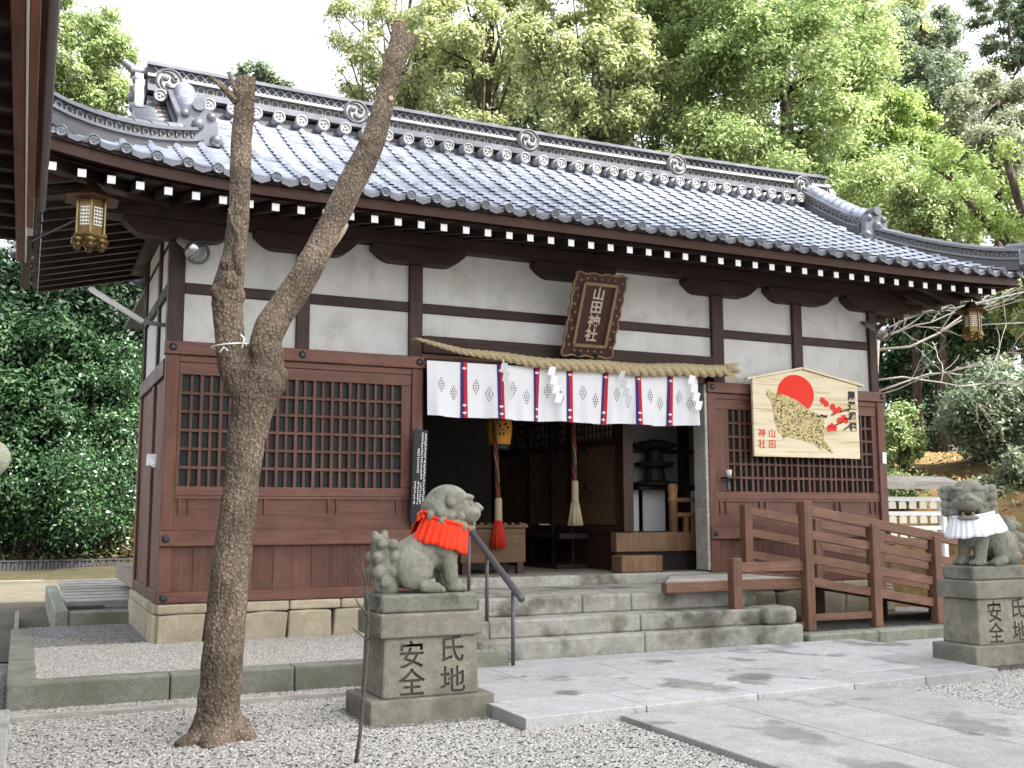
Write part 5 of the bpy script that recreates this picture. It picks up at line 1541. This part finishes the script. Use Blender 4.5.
b = MB(); c = at_y(230, 346, TY); rr = 18 * mpp(c)
b.tube([(c.x + rr * math.cos(a), c.y + rr * math.sin(a), c.z + .012 * math.cos(a)) for a in np.linspace(0, 6.283, 24)], .004, 6)
p = at_y(242, 348, TY - .1); b.tube([p, p + Vector((.01, 0, .05)), p + Vector((-.01, 0, .07))], .005, 6); b.tube([p + Vector((-.07, 0, -.02)), p + Vector((-.09, 0, .0)), p + Vector((-.11, 0, -.03))], .004, 6)
tag(b.build('wire_tie', M['white'], None, True), 'white cord tied around the left limb of the pruned tree', 'cord')

# sapling
b0_ = at_z(355, 764, 0.0); SY = b0_.y
t = thing('bare_sapling', 'thin leafless sapling in the gravel before the pedestal', 'sapling', tuple(b0_))
def sp(l): 
    pts = [at_y(px, py, SY + rnd.uniform(-.03, .03)) for px, py, w in l]; return pts, [w / 2 * mpp(pts[0]) for _, _, w in l]
b = MB(); q = sp([(355, 768, 4), (360, 735, 4), (364, 690, 4), (367, 650, 4), (368, 610, 3), (366, 585, 2.4), (362, 562, 1.6)]); b.tube(q[0], q[1], 7)
b.build('stem', M['twig'], t, True)
b = MB()
for l in ([(367, 640, 2), (378, 632, 1.5), (386, 626, 1)], [(367, 625, 2), (376, 615, 1.6), (384, 600, 1)], [(368, 615, 2), (358, 604, 1.4), (352, 590, 1)], [(367, 600, 2), (362, 580, 1.3), (353, 566, .8)], [(367, 640, 1.6), (357, 632, 1.2), (352, 628, .8)],
          [(368, 605, 1.6), (374, 590, 1.2), (376, 575, .8)], [(366, 585, 1.4), (371, 570, 1), (370, 556, .7)], [(366, 660, 1.6), (376, 657, 1.2), (384, 656, .8)], [(363, 700, 1.4), (357, 690, 1), (353, 686, .7)], [(364, 575, 1.2), (358, 560, .9), (352, 548, .6)]):
    q = sp(l); b.tube(q[0], q[1], 5)
each(b, 'twig', M['twig'], t, True)

# ------------------------------------------------------------------ neighbouring eave on the left
t = thing('neighbour_building', 'brown timber eave and gutter of the next building close at the left edge', 'building', (-0.6, 5, 0))
YE0, YE1 = 0.9, 8.2
def beam(px0, px1, py, yref, w_z, name, mat, y1=YE1, z=None):
    a, c = at_y(px0, py, yref), at_y(px1, py, yref); zz = a.z if z is None else z
    MB().box(min(a.x, c.x), YE0, zz, max(a.x, c.x), y1, zz + w_z).build(name, M[mat], t, False, .004)
yr = 7.6
zr = at_y(20, 298, 8.2).z
def atx(px, py, z):   # x of a line along Y passing under this pixel at height z
    d = ray(px, py); s = (z - CAMZ) / d.z; return d.x * s
zr = 2.95
xs_ = [atx(p_, 2, zr) for p_ in (-150, 10, 26.5, 29.5, 41, 49, 61)]
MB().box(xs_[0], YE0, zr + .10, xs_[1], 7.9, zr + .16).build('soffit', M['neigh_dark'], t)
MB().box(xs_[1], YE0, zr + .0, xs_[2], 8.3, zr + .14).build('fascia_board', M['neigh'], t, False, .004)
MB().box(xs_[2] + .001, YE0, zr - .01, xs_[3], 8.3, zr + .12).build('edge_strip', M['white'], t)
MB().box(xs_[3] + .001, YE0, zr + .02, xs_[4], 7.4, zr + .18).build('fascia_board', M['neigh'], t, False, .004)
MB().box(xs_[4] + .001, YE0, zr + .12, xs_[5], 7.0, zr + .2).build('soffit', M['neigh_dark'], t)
b = MB(); gc = ((xs_[5] + xs_[6]) / 2, zr + .05); gr = abs(xs_[6] - xs_[5]) / 2
pg = [(gc[0] + gr * math.cos(a), gc[1] + gr * math.sin(a)) for a in np.linspace(0, -math.pi, 12)] + [(gc[0] - gr * .8, gc[1]), ] + [(gc[0] + gr * .8 * math.cos(a), gc[1] + gr * .8 * math.sin(a)) for a in np.linspace(-math.pi * .95, 0, 12)]
b.prism(pg, lambda a, c, d: (a, YE0 + d, c), 6.1); b.build('gutter', plain('grey gutter', (.16, .14, .15), .45), t, True)
b = MB()
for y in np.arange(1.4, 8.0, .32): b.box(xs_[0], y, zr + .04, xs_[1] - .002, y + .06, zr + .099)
b.build('rafter', M['neigh_dark'], t)
MB().box(-1.75, YE0, zr + .17, xs_[4], 8.2, zr + .30).build('roof', M['tile'], t)
MB().box(-1.75, YE0 - .4, 0, -1.65, 8.0, zr + .16).build('wall', M['neigh_dark'], t)
for y in (2.2, 7.8): MB().box(-1.64, y, 0, -1.52, y + .12, zr + .1).build('post', M['neigh'], t)
p = at_y(20, 240, 7.85)
b = MB().tube([(xs_[3], 7.85, p.z + .0), (xs_[3] + .03, 7.85, p.z), lc + Vector((-.1, 0, -.02))], .008, 6)
tag(b.build('lantern_rod', M['iron']), 'thin dark rod bracing the gilt lantern from the neighbouring eave', 'rod')

# pale round stone finial just at the left edge
t = thing('stone_post', 'pale round topped stone post cut by the left edge', 'stone post', (at_y(-13, 458, 4.2).x, 4.2, 0))
c = at_y(-13, 458, 4.2)
b = MB().sphere(c, (.078, .078, .07), 18, 12); b.build('finial', stone('pale green stone', (.3, .32, .24), (.38, .4, .3)), t, True)
MB().lathe([(.075, 0), (.07, c.z - .09), (.04, c.z - .06)], (c.x - .02, c.y, 0), 12).build('shaft', M['kerb'], t, True)

# ------------------------------------------------------------------ votive rack behind the ramp
t = thing('votive_rack', 'white votive tablet rack with a grey plank roof behind the ramp', 'rack', tuple(at_z(915, 590, .1)))
RY = 9.4
def rk(px, py): return at_y(px, py, RY)
x0, x1 = rk(872, 500).x, rk(942, 500).x
zt = rk(915, 482).z
b = MB().add([(x0 - .2, RY - .22, zt + .0), (x1 + .06, RY - .22, zt + .0), (x1 + .06, RY, zt + .07), (x0 - .2, RY, zt + .07), (x0 - .2, RY - .22, zt - .03), (x1 + .06, RY - .22, zt - .03), (x1 + .06, RY, zt + .04), (x0 - .2, RY, zt + .04)], [(0, 1, 2, 3), (4, 7, 6, 5), (0, 4, 5, 1), (1, 5, 6, 2), (2, 6, 7, 3), (3, 7, 4, 0)])
b.add([(x0 - .2, RY + .22, zt + .0), (x1 + .06, RY + .22, zt + .0), (x1 + .06, RY + .002, zt + .07), (x0 - .2, RY + .002, zt + .07)], [(0, 1, 2, 3)])
b.bar((x0 - .2, RY - .225, zt - .05), (x1 + .06, RY - .225, zt - .05), .02, .08)
b.build('roof', M['grey_wood'], t)
for x in (x0, x1): MB().box(x - .035, RY - .035, 0.05, x + .035, RY + .035, zt + .06).build('post', M['white'], t, False, .005)
rails = [rk(915, 499).z, rk(915, 513.5).z, rk(915, 528).z]
for z in rails: MB().box(x0 + .036, RY - .02, z - .025, x1 - .036, RY + .02, z + .025).build('rail', M['white'], t)
emo = None
for r_i, z in enumerate(rails):
    for k_ in range(6):
        px = 890 + k_ * 10.2 + .6; x = rk(px, 505).x
        if x > x1 - .1: continue
        if emo is None:
            pts = [(-.055, -.085), (.055, -.085), (.055, -.01), (0, .012), (-.055, -.01)]
            emo = MB().prism(pts, lambda a, c, d: (a, d, c), .008).build('votive_tablet', plain('bare tablet wood', (.74, .68, .56), .7, 0, .3, .1, 9)); o = emo
        else:
            o = emo.copy(); COL.objects.link(o)
        o.location = (x, RY - .03, z - .03)
        tag(o, 'small pale wooden tablet hanging on the white rack behind the ramp', 'votive tablet', 'small votive tablets on the white rack')

# ------------------------------------------------------------------ vegetation
LM = {
 'yellow': leaf_mat('yellow green leaves', [(0.26, 0.30, 0.13), (0.43, 0.475, 0.23), (0.60, 0.625, 0.38)], .4),
 'mid': leaf_mat('mid green leaves', [(0.13, 0.185, 0.07), (0.27, 0.35, 0.14), (0.46, 0.52, 0.25)], .38),
 'cypress': leaf_mat('cypress sprays', [(0.12, 0.18, 0.06), (0.28, 0.37, 0.14), (0.50, 0.55, 0.25)], .38),
 'shade2': leaf_mat('shade toned blackish leaves', [(0.008, 0.02, 0.010), (0.018, 0.04, 0.018), (0.04, 0.075, 0.032)], .2, .5, .25),  # blackest leaf tone, shade put into the colour
 'shade': leaf_mat('shade toned dark leaves', [(0.010, 0.026, 0.011), (0.024, 0.056, 0.021), (0.052, 0.10, 0.038)], .2, .55, .2),  # dimmed copy of the dark leaves, shade put into the colour
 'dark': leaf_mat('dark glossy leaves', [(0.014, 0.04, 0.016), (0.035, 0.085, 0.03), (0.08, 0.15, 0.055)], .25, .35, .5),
 'silver': leaf_mat('silvery leaves', [(0.18, 0.21, 0.13), (0.33, 0.36, 0.24), (0.47, 0.49, 0.38)], .45),
 'blue': leaf_mat('grey green leaves', [(0.09, 0.13, 0.08), (0.18, 0.23, 0.14), (0.30, 0.35, 0.22)], .45, .4, .5),
 'young': leaf_mat('young pale leaves', [(0.16, 0.24, 0.05), (0.28, 0.38, 0.11), (0.42, 0.50, 0.2)], .55),
 'dry': leaf_mat('dry undergrowth', [(0.04, 0.05, 0.02), (0.13, 0.095, 0.045), (0.08, 0.11, 0.035)], .3),
}
def crown(name, clumps, nleaf, L_, W_, mat, parent, up=.5, flat=1.0, droop=0.0, dens=2.6):
    """clumps: list of (centre, radius) ; leaves spread over each clump's upper shell"""
    vol = np.array([c[1] ** 2 for c in clumps]); cnt = np.maximum(6, (nleaf * dens * vol / vol.sum()).astype(int)); L_ = L_ / dens ** .42; W_ = W_ / dens ** .42
    Cs, Ns, As, Rv = [], [], [], []
    for (c, r_), k_ in zip(clumps, cnt):
        d = nrg.normal(size=(k_, 3)); d[:, 2] = d[:, 2] * .9 + .15; d /= np.linalg.norm(d, axis=1)[:, None]
        rad = r_ * np.minimum(1.7, .35 + np.abs(nrg.normal(0, .55, k_)))
        p = d * rad[:, None]; p[:, 2] *= flat
        p[:, 2] -= droop * (p[:, 0] ** 2 + p[:, 1] ** 2) / max(r_, .01)
        Cs.append(p + np.array(c))
        nn = d * .7 + nrg.normal(size=(k_, 3)) * .55 + np.array([0, 0, up]); nn /= np.linalg.norm(nn, axis=1)[:, None]
        Ns.append(nn); aa = nrg.normal(size=(k_, 3)) + d * .6; As.append(aa)
        Rv.append(np.clip(nrg.normal(.45 + nrg.uniform(-.18, .18), .2, k_), 0, 1))
    C = np.concatenate(Cs); n = len(C); s = nrg.uniform(.65, 1.3, n)
    if n < 200: s = s * 1.2
    return leafy(name, C, np.concatenate(Ns), np.concatenate(As), L_ * s, W_ * s, np.concatenate(Rv), mat, parent)
def ell_clumps(c, rx, ry, rz, n, r0, r1, shell=.5):
    out = []
    for _ in range(n):
        d = nrg.normal(size=3); d /= np.linalg.norm(d); s = (shell + (1 - shell) * nrg.uniform() ** .6)
        out.append((np.array(c) + d * np.array([rx, ry, rz]) * s, nrg.uniform(r0, r1)))
    return out
def limbs(base, top, r0, targets, name, mat, parent, lean=None):
    b = MB(); base, top = Vector(base), Vector(top)
    pts = [base.lerp(top, s) + Vector((.12 * math.sin(s * 5 + base.x), .1 * math.sin(s * 4 + base.y), 0)) * (top - base).length * .12 for s in np.linspace(0, 1, 7)]
    b.tube(pts, list(np.linspace(r0, r0 * .35, 7)), 9)
    for q in targets:
        q = Vector(q); i = rnd.randint(3, 6); a = pts[i]; mid = a.lerp(q, .5) + Vector((rnd.uniform(-.3, .3), rnd.uniform(-.3, .3), rnd.uniform(-.1, .4))) * (q - a).length * .3
        rr = r0 * .35
        b.tube([a, a.lerp(mid, .5), mid, mid.lerp(q, .5), q], [rr, rr * .75, rr * .55, rr * .4, rr * .18], 6)
    return b.build(name, mat, parent, True)
def tree(px, py, Y, wpx, hpx, label, kind, nleaf=16000, leaf=(.16, .09), ncl=60, cr=(.16, .3), shell=.45, group='trees on the slope behind the hall', trunkmat='bark_dark', nlimb=10, name='broadleaf_tree', flat=.8, droop=0.0, up=.5, dep=None):
    c = at_y(px, py, Y); k_ = mpp(c); rx = wpx / 2 * k_; rz = hpx / 2 * k_; ry = dep or rx * .8
    gz = float(h_ground(np.array(c.x), np.array(Y))); gz = max(gz, 0)
    t = thing(name, label, 'tree', (c.x, Y, gz), group)
    cl = ell_clumps(c, rx * .88, ry * .85, rz * .9, int(ncl * 1.7), rx * cr[0] * .72, rx * cr[1] * .75, shell)
    crown('crown', cl, int(nleaf * 1.25), leaf[0], leaf[1], LM[kind], t, up, flat, droop)
    tg = [cl[i][0] for i in range(0, len(cl), max(1, len(cl) // nlimb))]
    limbs((c.x, Y, gz - .2), (c.x + rx * .08, Y, c.z + rz * .45), max(.07, rx * .07), tg, 'trunk', M[trunkmat], t)
    return t
# upper left
tree(70, 62, 27, 150, 165, 'bright evergreen tree showing between the left gutter and the ridge end', 'mid', 15000, (.17, .075), 70, (.16, .28))
tree(262, 88, 30, 70, 50, 'small tree crown peeping over the ridge behind the pruned limb', 'blue', 2600, (.2, .1), 22, (.2, .35))
# loose yellow green tree
tree(400, 50, 24, 170, 190, 'airy yellow green tree with open branches right of the pruned trunk', 'yellow', 5200, (.16, .08), 60, (.12, .22), .3, nlimb=26)
tree(480, 40, 22, 170, 220, 'loose sunlit yellow green tree above the middle ridge crest', 'yellow', 8500, (.17, .085), 70, (.12, .24), .3, nlimb=24)
tree(590, 70, 19, 175, 220, 'broad light green tree with dark limbs behind the roof middle', 'yellow', 16000, (.17, .08), 75, (.14, .26), .4, nlimb=22)
tree(655, 30, 21, 130, 190, 'dense mid green tree crown left of the tall cypress', 'mid', 9000, (.18, .08), 55, (.15, .28), .4, nlimb=16)
# cypress
def cypress(px, Y, toppx, botpx, wpx, label, n=24000, kind='cypress'):
    top = at_y(px, toppx, Y); bot = at_y(px, botpx, Y); gz = max(0, float(h_ground(np.array(bot.x), np.array(Y))))
    t = thing('cypress_tree', label, 'tree', (bot.x, Y, gz), 'trees on the slope behind the hall')
    H = top.z - bot.z; Rb = wpx / 2 * mpp(bot); cl = []
    for _ in range(240):
        s = nrg.uniform() ** 1.15; rr = Rb * (1 - s) ** .6 * (.45 + .55 * nrg.uniform()); a = nrg.uniform(0, 6.283)
        cl.append((np.array([bot.x + rr * math.cos(a), Y + rr * math.sin(a) * .8, bot.z + H * s]), Rb * nrg.uniform(.15, .27) * (1 - s * .45)))
    crown('crown', cl, n, .20, .085, LM[kind], t, .35, .55, .28, 4.0)
    b = MB(); b.tube([(bot.x, Y, gz - .2), (bot.x, Y, top.z)], [.24, .03], 9)
    for c, r_ in cl[::5]: b.tube([(bot.x, Y, c[2] - .1), tuple(c)], [.04, .012], 5)
    b.build('trunk', M['bark_dark'], t, True)
cypress(790, 17.5, -230, 215, 270, 'tall dense cypress with layered sprays behind the right half of the roof', 36000)
cypress(705, 20, -200, 210, 190, 'narrower cypress standing left of the tall dense cypress', 20000)
tree(845, 40, 23, 120, 170, 'pale green tree right of the tall cypress', 'yellow', 8000, (.2, .09), 50, (.15, .28))
tree(915, 62, 25, 120, 150, 'grey green airy tree below the right sky gap', 'blue', 7500, (.21, .10), 55, (.14, .26), .35)
tree(1010, 25, 24, 95, 120, 'dark flat layered tree at the right end of the skyline', 'blue', 6000, (.21, .09), 40, (.16, .3), flat=.4, name='layered_pine')
tree(888, 150, 18, 120, 150, 'yellowish green tree rising behind the right end of the ridge', 'young', 11000, (.15, .07), 55, (.15, .28))
tree(995, 130, 17.5, 130, 140, 'pale silvery leaved tree below the layered dark tree', 'silver', 12000, (.17, .065), 55, (.15, .28))
tree(935, 215, 14.5, 130, 100, 'light green bushy tree above the right corner ridge', 'mid', 10000, (.13, .06), 50, (.16, .3))
tree(860, 205, 19, 110, 90, 'bushy cypress seedling tree at the foot of the tall cypress', 'cypress', 7000, (.18, .08), 40, (.18, .3))
tree(560, 120, 27, 160, 90, 'low distant green tree filling the gap over the ridge middle', 'blue', 6000, (.2, .1), 50, (.15, .28))
tree(1010, 200, 21, 120, 150, 'shaded green tree behind the bare dark limbs at the right edge', 'mid', 8000, (.18, .08), 45, (.16, .28))
tree(985, 315, 14.5, 150, 120, 'leafy evergreen tree behind the small bronze lantern', 'dark', 11000, (.13, .06), 50, (.16, .3))
tree(915, 350, 18, 110, 130, 'dark shaded tree beyond the bare pale branches', 'dark', 7000, (.17, .08), 45, (.16, .3))
tree(925, 400, 20, 160, 130, 'low dark tree closing the gap behind the shaded trunks', 'shade', 8000, (.18, .08), 45, (.18, .3))
tree(1030, 290, 13, 90, 110, 'bright leafed tree beside the cables at the right edge', 'mid', 6500, (.12, .055), 40, (.16, .3))
tree(690, 20, 25, 150, 200, 'pale canopy tree filling the gap left of the tall cypress', 'mid', 8000, (.2, .09), 55, (.15, .28))
tree(950, 120, 24, 150, 150, 'pale hazy canopy tree behind the silvery tree', 'blue', 8000, (.2, .09), 55, (.15, .28))
tree(880, 70, 27, 150, 220, 'tall pale canopy tree behind the right end of the ridge', 'yellow', 9000, (.21, .10), 55, (.15, .28))
tree(520, 100, 28, 240, 130, 'long pale canopy seen low over the middle of the ridge', 'mid', 8000, (.21, .10), 60, (.13, .24))
# right foreground limb with young leaves
t = thing('leaning_tree', 'dark leaning limb with pale young leaves at the right edge', 'tree', tuple(at_z(1075, 560, 0.3)))
LY = 8.6
def lp_(l): 
    pts = [at_y(a, c, LY) for a, c, w in l]; return pts, [w / 2 * .72 * mpp(pts[0]) for _, _, w in l]
b = MB()
for l in ([(1075, 560, 30), (1062, 430, 27), (1048, 330, 24), (1030, 280, 20), (1012, 245, 15), (985, 222, 12), (965, 198, 9), (952, 180, 6), (933, 168, 3)], [(952, 182, 5), (951, 170, 3), (946, 166, 2)], [(1050, 335, 16), (1034, 240, 13), (1018, 200, 12), (1007, 160, 10)], [(985, 222, 5), (975, 205, 4), (968, 196, 2)]):
    q = lp_(l); b.tube(q[0], q[1], 9, True, 0, .06)
b.build('trunk', M['bark_dark'], t, True)
q = [at_y(a, c, LY + nrg.uniform(-.3, .5)) for a, c in ((950, 150), (975, 165), (990, 180), (1005, 150), (1015, 190), (960, 190), (985, 205), (1000, 225), (940, 165), (1018, 230), (930, 185), (970, 225))]
crown('crown', [(np.array(p_), .17) for p_ in q], 1300, .10, .04, LM['young'], t, .4)
# bushes right
def bush(px, py, Y, wpx, hpx, label, kind, n, leaf, grp='shrubs round the hall', ncl=45, cr=(.18, .32), up=.45, gz=None, name='evergreen_shrub'):
    c = at_y(px, py, Y); k_ = mpp(c); rx = wpx / 2 * k_; rz = hpx / 2 * k_
    g0 = max(0, float(h_ground(np.array(c.x), np.array(Y)))) if gz is None else gz
    t = thing(name, label, 'shrub', (c.x, Y, min(g0, c.z - rz * .5)), grp)
    cl = ell_clumps(c, rx * .85, rx * .7, rz * .85, ncl, rx * cr[0], rx * cr[1], .4)
    crown('foliage', cl, n, leaf[0], leaf[1], LM[kind], t, up)
    b = MB()
    for i in range(5):
        e = cl[i * (len(cl) // 5)][0]; s0 = Vector((c.x + rnd.uniform(-.15, .15), Y + rnd.uniform(-.1, .1), min(g0, c.z - rz * .5) - .1))
        b.tube([s0, s0.lerp(Vector(e), .5) + Vector((rnd.uniform(-.1, .1), 0, .1)), e], [.022, .014, .006], 6)
    b.build('stem', M['bark_dark'], t, True); return t
bush(1000, 415, 11.3, 130, 110, 'large glossy grey green shrub on the earth bank behind the right statue', 'blue', 9000, (.13, .055))
bush(1010, 490, 10.6, 90, 80, 'lower glossy shrub hanging over the bank beside the right statue', 'blue', 3800, (.12, .05))
bush(900, 440, 12.0, 62, 90, 'light green shrub against the right corner post of the hall', 'mid', 3000, (.12, .05))
bush(905, 490, 11.0, 60, 40, 'small leafy plant on the bank above the tablet rack', 'mid', 1500, (.10, .045))
bush(1016, 565, 9.9, 50, 60, 'low green plant at the foot of the bank behind the right statue', 'mid', 1400, (.10, .04))
# trunks in the dark gap
for i, (px, lab) in enumerate(((914, 'dark slender trunk in the shade left of the glossy shrub'), (938, 'dark thicker trunk in the shade beside the glossy shrub'))):
    p0_, p1_ = at_y(px, 450, 15), at_y(px + 3, 330, 15)
    t = thing('shaded_tree', lab, 'tree', tuple(p0_), 'shaded trunks on the bank')
    MB().tube([p0_ - Vector((0, 0, .5)), p0_.lerp(p1_, .5) + Vector((.05, 0, 0)), p1_], [.10 + .05 * i, .09 + .04 * i, .08], 9).build('trunk', M['bark_dark'], t, True)
    crown('crown', ell_clumps(p1_ + Vector((0, 0, .6)), 1.2, 1, .5, 25, .25, .45), 3500, .15, .07, LM['dark'], t)
# pale bare branches
t = thing('bare_branch_tree', 'leafless tree with pale tangled branches beside the right corner of the hall', 'tree', tuple(at_z(868, 560, .3)))
BY = 9.9; b = MB()
def grow(p, d, L, r_, dep):
    pts = [p]; q = p.copy(); dd = d.copy()
    for i in range(5):
        dd = (dd + Vector((rnd.uniform(-.3, .3), rnd.uniform(-.2, .2), rnd.uniform(-.22, .25)))).normalized(); q = q + dd * L / 5; pts.append(q.copy())
    b.tube(pts, list(np.linspace(r_, r_ * .45, 6)), 5)
    if dep > 0:
        for i in range(3 if dep > 1 else 4):
            k_ = rnd.randint(1, 5); nd = (dd * .7 + Vector((rnd.uniform(-.3, .6), rnd.uniform(-.5, .3), rnd.uniform(-.5, .75)))).normalized()
            grow(pts[k_], nd, L * rnd.uniform(.45, .7), r_ * .55, dep - 1)
r0_ = at_y(868, 470, BY); b.tube([Vector((r0_.x, BY, 0)), r0_, at_y(872, 400, BY), at_y(876, 345, BY), at_y(880, 320, BY)], [.09, .08, .06, .045, .03], 8)
for (a, c), (e, f_), r_ in (((876, 392), (965, 372), .016), ((876, 350), (1030, 368), .02), ((878, 340), (940, 318), .016), ((880, 335), (960, 322), .014), ((878, 380), (1000, 380), .014), ((876, 395), (930, 395), .01), ((882, 330), (925, 300), .012)):
    p_, e_ = at_y(a, c, BY), at_y(e, f_, BY - .3); dv = e_ - p_; grow(p_, dv.normalized(), dv.length, r_, 2)
b.build('branch', M['bark_pale'], t, True)
# cables
for (pts, lab) in (([(905, 317), (960, 307), (1040, 288)], 'upper grey cable running from the right eave to the edge'), ([(978, 325), (1040, 322)], 'lower grey cable running past the small bronze lantern')):
    P = [at_y(a, c, 8.3) for a, c in pts]
    tag(MB().tube(P, .008, 6).build('cable', M['cable'], None, True), lab, 'cable')
# left evergreen shrubs
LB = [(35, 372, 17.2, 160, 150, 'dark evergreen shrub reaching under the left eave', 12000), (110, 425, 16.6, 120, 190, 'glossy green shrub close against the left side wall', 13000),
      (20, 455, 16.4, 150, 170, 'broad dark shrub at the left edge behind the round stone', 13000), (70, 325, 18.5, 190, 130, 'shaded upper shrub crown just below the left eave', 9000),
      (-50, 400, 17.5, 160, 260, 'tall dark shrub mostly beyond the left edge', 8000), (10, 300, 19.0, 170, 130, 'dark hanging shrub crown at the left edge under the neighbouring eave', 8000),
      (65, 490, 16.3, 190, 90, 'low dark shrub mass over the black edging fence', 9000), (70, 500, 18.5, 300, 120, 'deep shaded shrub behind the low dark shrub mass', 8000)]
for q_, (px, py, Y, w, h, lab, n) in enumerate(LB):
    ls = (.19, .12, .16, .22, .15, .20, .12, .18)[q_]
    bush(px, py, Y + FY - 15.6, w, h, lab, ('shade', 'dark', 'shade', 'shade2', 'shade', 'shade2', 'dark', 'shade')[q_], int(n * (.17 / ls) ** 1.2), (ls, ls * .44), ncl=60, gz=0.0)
bush(128, 535, FY + .9, 50, 60, 'sparse brownish plant between the glossy shrub and the left wall', 'dry', 900, (.14, .04), gz=0.0)
bush(150, 300, 24, 170, 220, 'dark tree mass behind the rear of the left eave', 'shade', 8000, (.19, .08))
# undergrowth, leaf litter
n = 5000; x = nrg.uniform(-6, 2, n); y = nrg.uniform(FY + .15, FY + 3.5, n); z = h_ground(x, y) + nrg.uniform(0, .22, n)
nn = nrg.normal(size=(n, 3)) * .5 + np.array([0, 0, .8]); nn /= np.linalg.norm(nn, axis=1)[:, None]
tag(leafy('undergrowth', np.stack([x, y, z], 1), nn, nrg.normal(size=(n, 3)), nrg.uniform(.06, .16, n), nrg.uniform(.03, .06, n), nrg.uniform(0, 1, n), LM['dry']), None, None, None, 'stuff')
n = 4200; x = nrg.uniform(9.2, 17, n); y = nrg.uniform(9.6, 16, n); z = h_ground(x, y) + nrg.uniform(0, .07, n); kk = z > .15; x, y, z = x[kk], y[kk], z[kk]; n = len(x)
nn = nrg.normal(size=(n, 3)) * .4 + np.array([-.2, -.2, .8]); nn /= np.linalg.norm(nn, axis=1)[:, None]
tag(leafy('leaf_litter', np.stack([x, y, z], 1), nn, nrg.normal(size=(n, 3)), nrg.uniform(.05, .12, n), nrg.uniform(.025, .05, n), nrg.uniform(0, 1, n), leaf_mat('fallen leaves', [(.12, .07, .025), (.32, .2, .08), (.15, .16, .05)], .2)), None, None, None, 'stuff')


# unseen trees added behind the camera to block the sun and shade the yard
for (x, y, z, r_, lab) in ((9.0, -5.2, 16.0, 5.2, 'tall broad unseen tree added to shade the yard, nearest the path'), (14.0, -5.0, 17.2, 5.2, 'tall broad unseen tree added to shade the yard, second along'), (19.5, -4.6, 17.0, 5.4, 'tall broad unseen tree added to shade the yard, farthest along'), (10.5, -3.2, 9.6, 3.2, 'lower unseen tree added to shade the yard'), (16.0, -2.0, 9.8, 3.4, 'lower spreading unseen tree added to shade the yard')):
    t = thing('broadleaf_tree', lab, 'tree', (x, y, 0), 'unseen trees added to shade the yard')
    cl = ell_clumps((x, y, z), r_ * .85, r_ * .8, r_ * .9, 60, r_ * .22, r_ * .36, .2)
    crown('crown', cl, 9000, .66, .44, LM['mid'], t, dens=1.0)
    limbs((x, y, -.1), (x, y, z), .32, [c[0] for c in cl[::8]], 'trunk', M['bark_dark'], t)
